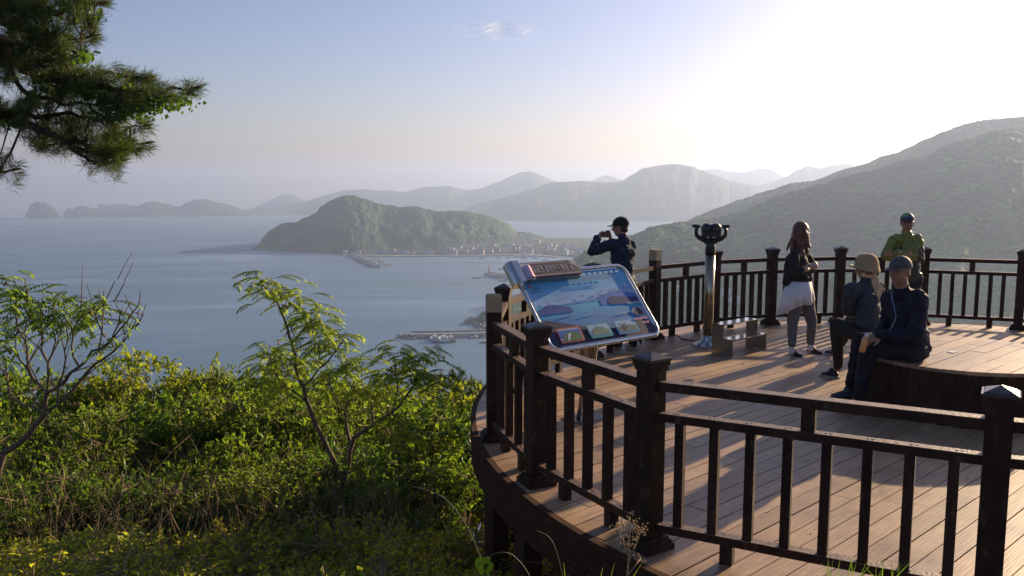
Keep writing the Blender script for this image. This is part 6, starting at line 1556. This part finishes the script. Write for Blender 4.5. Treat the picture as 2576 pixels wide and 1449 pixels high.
# boats
def boat(p, L_, B_, rz, label, hull='whp', cabin=True, group=None, crane=None, name='fishing_boat'):
    t = thing(name, label, 'boat', p, group); a = Vector((math.cos(rz), math.sin(rz), 0)); b = Vector((-a.y, a.x, 0)); z = V3(0, 0, 1)
    pr_ = [(-.5, .42), (-.3, .5), (.1, .5), (.36, .34), (.5, .02), (.36, -.34), (.1, -.5), (-.3, -.5), (-.5, -.42)]; n = len(pr_); vs = []
    for s_, zz in ((.82, -.5), (1, L_ * .07), (.95, L_ * .07), (.88, L_ * .045)): vs += [p + a * x * L_ * s_ + b * y * B_ * s_ + z * (zz + max(0, x) * L_ * .05 * (zz > 0)) for x, y in pr_]
    MB().add(vs, [tuple(reversed(range(n)))] + [(k * n + i, k * n + (i + 1) % n, (k + 1) * n + (i + 1) % n, (k + 1) * n + i) for k in range(3) for i in range(n)] + [tuple(range(3 * n, 4 * n))]).build('hull', M[hull], t)
    if cabin:
        c = p - a * L_ * .12 + z * (L_ * .045); m2 = MB(); m2.box(c + z * L_ * .06, (L_ * .26, B_ * .6, L_ * .12), rz=rz); m2.box(c + z * L_ * .13 + a * L_ * .03, (L_ * .16, B_ * .5, L_ * .05), rz=rz); m2.build('cabin', M['whp'], t)
        MB().box(c + z * L_ * .092 + a * .01, (L_ * .265, B_ * .61, L_ * .025), rz=rz).build('cabin_window', M['winp'], t)
        MB().tube([c + z * L_ * .1, c + z * L_ * .34], L_ * .006, 5).build('mast', M['whp'], t)
    if crane:
        m2 = MB(); c = p + z * L_ * .05; m2.box(c + z * L_ * .03 - a * L_ * .1, (L_ * .2, B_ * .4, L_ * .06), rz=rz); m2.tube([c + z * L_ * .05, c + a * L_ * .18 + z * L_ * .32], L_ * .012, 5); m2.tube([c + b * 2 + z * L_ * .05, c + b * 2 + a * L_ * .05 + z * L_ * .36], L_ * .012, 5); m2.build('crane', M[crane], t)
    return t
M['bluep'] = mat('blue_paint', (.05, .14, .34), rough=.5); M['greenp'] = mat('green_paint', (.03, .30, .20), rough=.5); M['tealp'] = mat('aqua_paint', (.22, .42, .46), rough=.5); M['darkp'] = mat('dark_hull', (.05, .05, .07), rough=.5)
boat(onsea(1092, 851), 26, 8, 1.75, 'blue hulled work boat, leftmost of the three moored at the near breakwater', 'bluep', name='work_boat')
boat(onsea(1114, 852), 27, 9, 1.8, 'aqua work boat with a green crane, in the middle of the moored trio', 'tealp', True, None, 'greenp', 'work_boat')
boat(onsea(1133, 851), 24, 6.5, 1.85, 'white boat with a dark hull, moored on the far side of the green crane boat', 'darkp', name='work_boat')
for x, y, L_, lb, hu in ((1188, 846, 8, 'small blue skiff moored alone under the near breakwater wall', 'bluep'), (1200, 845, 12, 'small white fishing boat moored against the near breakwater wall', 'darkp'), (1222, 857, 12, 'small dark boat floating beside the outermost deck post', 'darkp'),
    (1199, 697, 16, 'dark low barge drifting in the bay off the red beacon', 'darkp'), (1266, 704, 16, 'small boat passing below the chrome end of the board header', 'bluep'), (1262, 675, 14, 'dark boat just beyond the curved breakwater', 'darkp')):
    boat(onsea(x, y), L_, L_ * .3, r6.uniform(-.3, .5), lb, hu)
boat(onsea(1323, 643.5), 46, 11, .1, 'white ferry moored at the town quay', 'whp', name='ferry')
for i in range(9): boat(onsea(1150 + i * 33 + r6.uniform(-9, 9), 645.5 + r6.uniform(0, 3) + max(0, i - 6) * 4), r6.uniform(12, 18), 5, r6.uniform(-.5, .5), 'small pale fishing boat moored along the town quay', r6.choice(['whp', 'whp', 'bluep']), True, 'boats along the town quay')
for i, (x, y) in enumerate(((1404, 606.5), (1418, 604), (1436, 610), (1450, 607.5), (1454, 613), (1466, 613), (1390, 602))): boat(onsea(x, y), 26, 7, .1, 'tiny dark boat on the bright water beyond the town', 'darkp', True, 'boats beyond the town')
for i in range(34):
    x = r6.uniform(928, 985); y0 = 646 + (x - 928) * .28; y = y0 + r6.uniform(-3, 7)
    p = onsea(x, y, .2); t = thing('fish_raft', 'dark floating raft in the cluster beside the town breakwater', 'raft', p, 'rafts by the town breakwater'); MB().box((p.x, p.y, p.z + .2), (r6.uniform(5, 12), r6.uniform(3, 6), .6), rz=r6.uniform(-.3, .3)).build('float', r6.choice([M['rubble'], M['darkp'], M['conc'], M['wallp'][3]]), t)
for x, y, w_ in ((245, 803, 15), (278, 806, 11), (165, 815, 14), (138, 806, 10)):
    p = onsea(x, y, .3); t = thing('net_ring', {245: 'dark floating fish net ring right of the pair behind the bare limbs', 278: 'small net ring at the right end of the four behind the bare limbs', 165: 'floating net ring nearest the camera behind the half bare tree', 138: 'small net ring at the left end behind the half bare tree'}[x], 'net ring', p)
    for rr_k in (w_, w_ - 1.6): MB().tube([p + V3(rr_k * math.cos(a), rr_k * math.sin(a), 0) for a in [2 * math.pi * i / 24 for i in range(25)]], .28, 5, cap=False).build('float_ring', M['darkp'], t)
p = onsea(697, 861); t = thing('buoy', 'small red channel buoy floating off the lone slender tree', 'buoy', p); MB().lathe([(1.4, -.3), (1.5, .6), (.8, .9), (.5, 3.0), (.9, 3.2), (.1, 4.6)], p, 10).build('buoy_float', M['redp'], t)
p = onsea(1183, 800); rk = thing('sea_rock', 'low dark rocks awash left of the rocky point', 'rock', p)
rubble(rk, [onsea(1180, 801), onsea(1192, 796), onsea(1190, 808)], 16, 3.5, 1.2, 3.0, 9, 'rock')
rp = thing('rocky_point', 'grey rocky shore at the tip of the land above the near breakwater', 'rocks', onsea(1205, 806)); rubble(rp, [onsea(1200, 803), onsea(1212, 812), onsea(1228, 817), onsea(1260, 826)], 150, 6.5, 1.6, 4.5, 10, 'boulder')
# antenna on the far ridge
p = at(1713, 414, 4900); t = thing('antenna_mast', 'thin mast on the crest of the far hill above the photographer', 'mast', p); MB().tube([p - V3(0, 0, 8), p + V3(0, 0, 24)], 1.6, 6).build('mast', M['conc'], t)
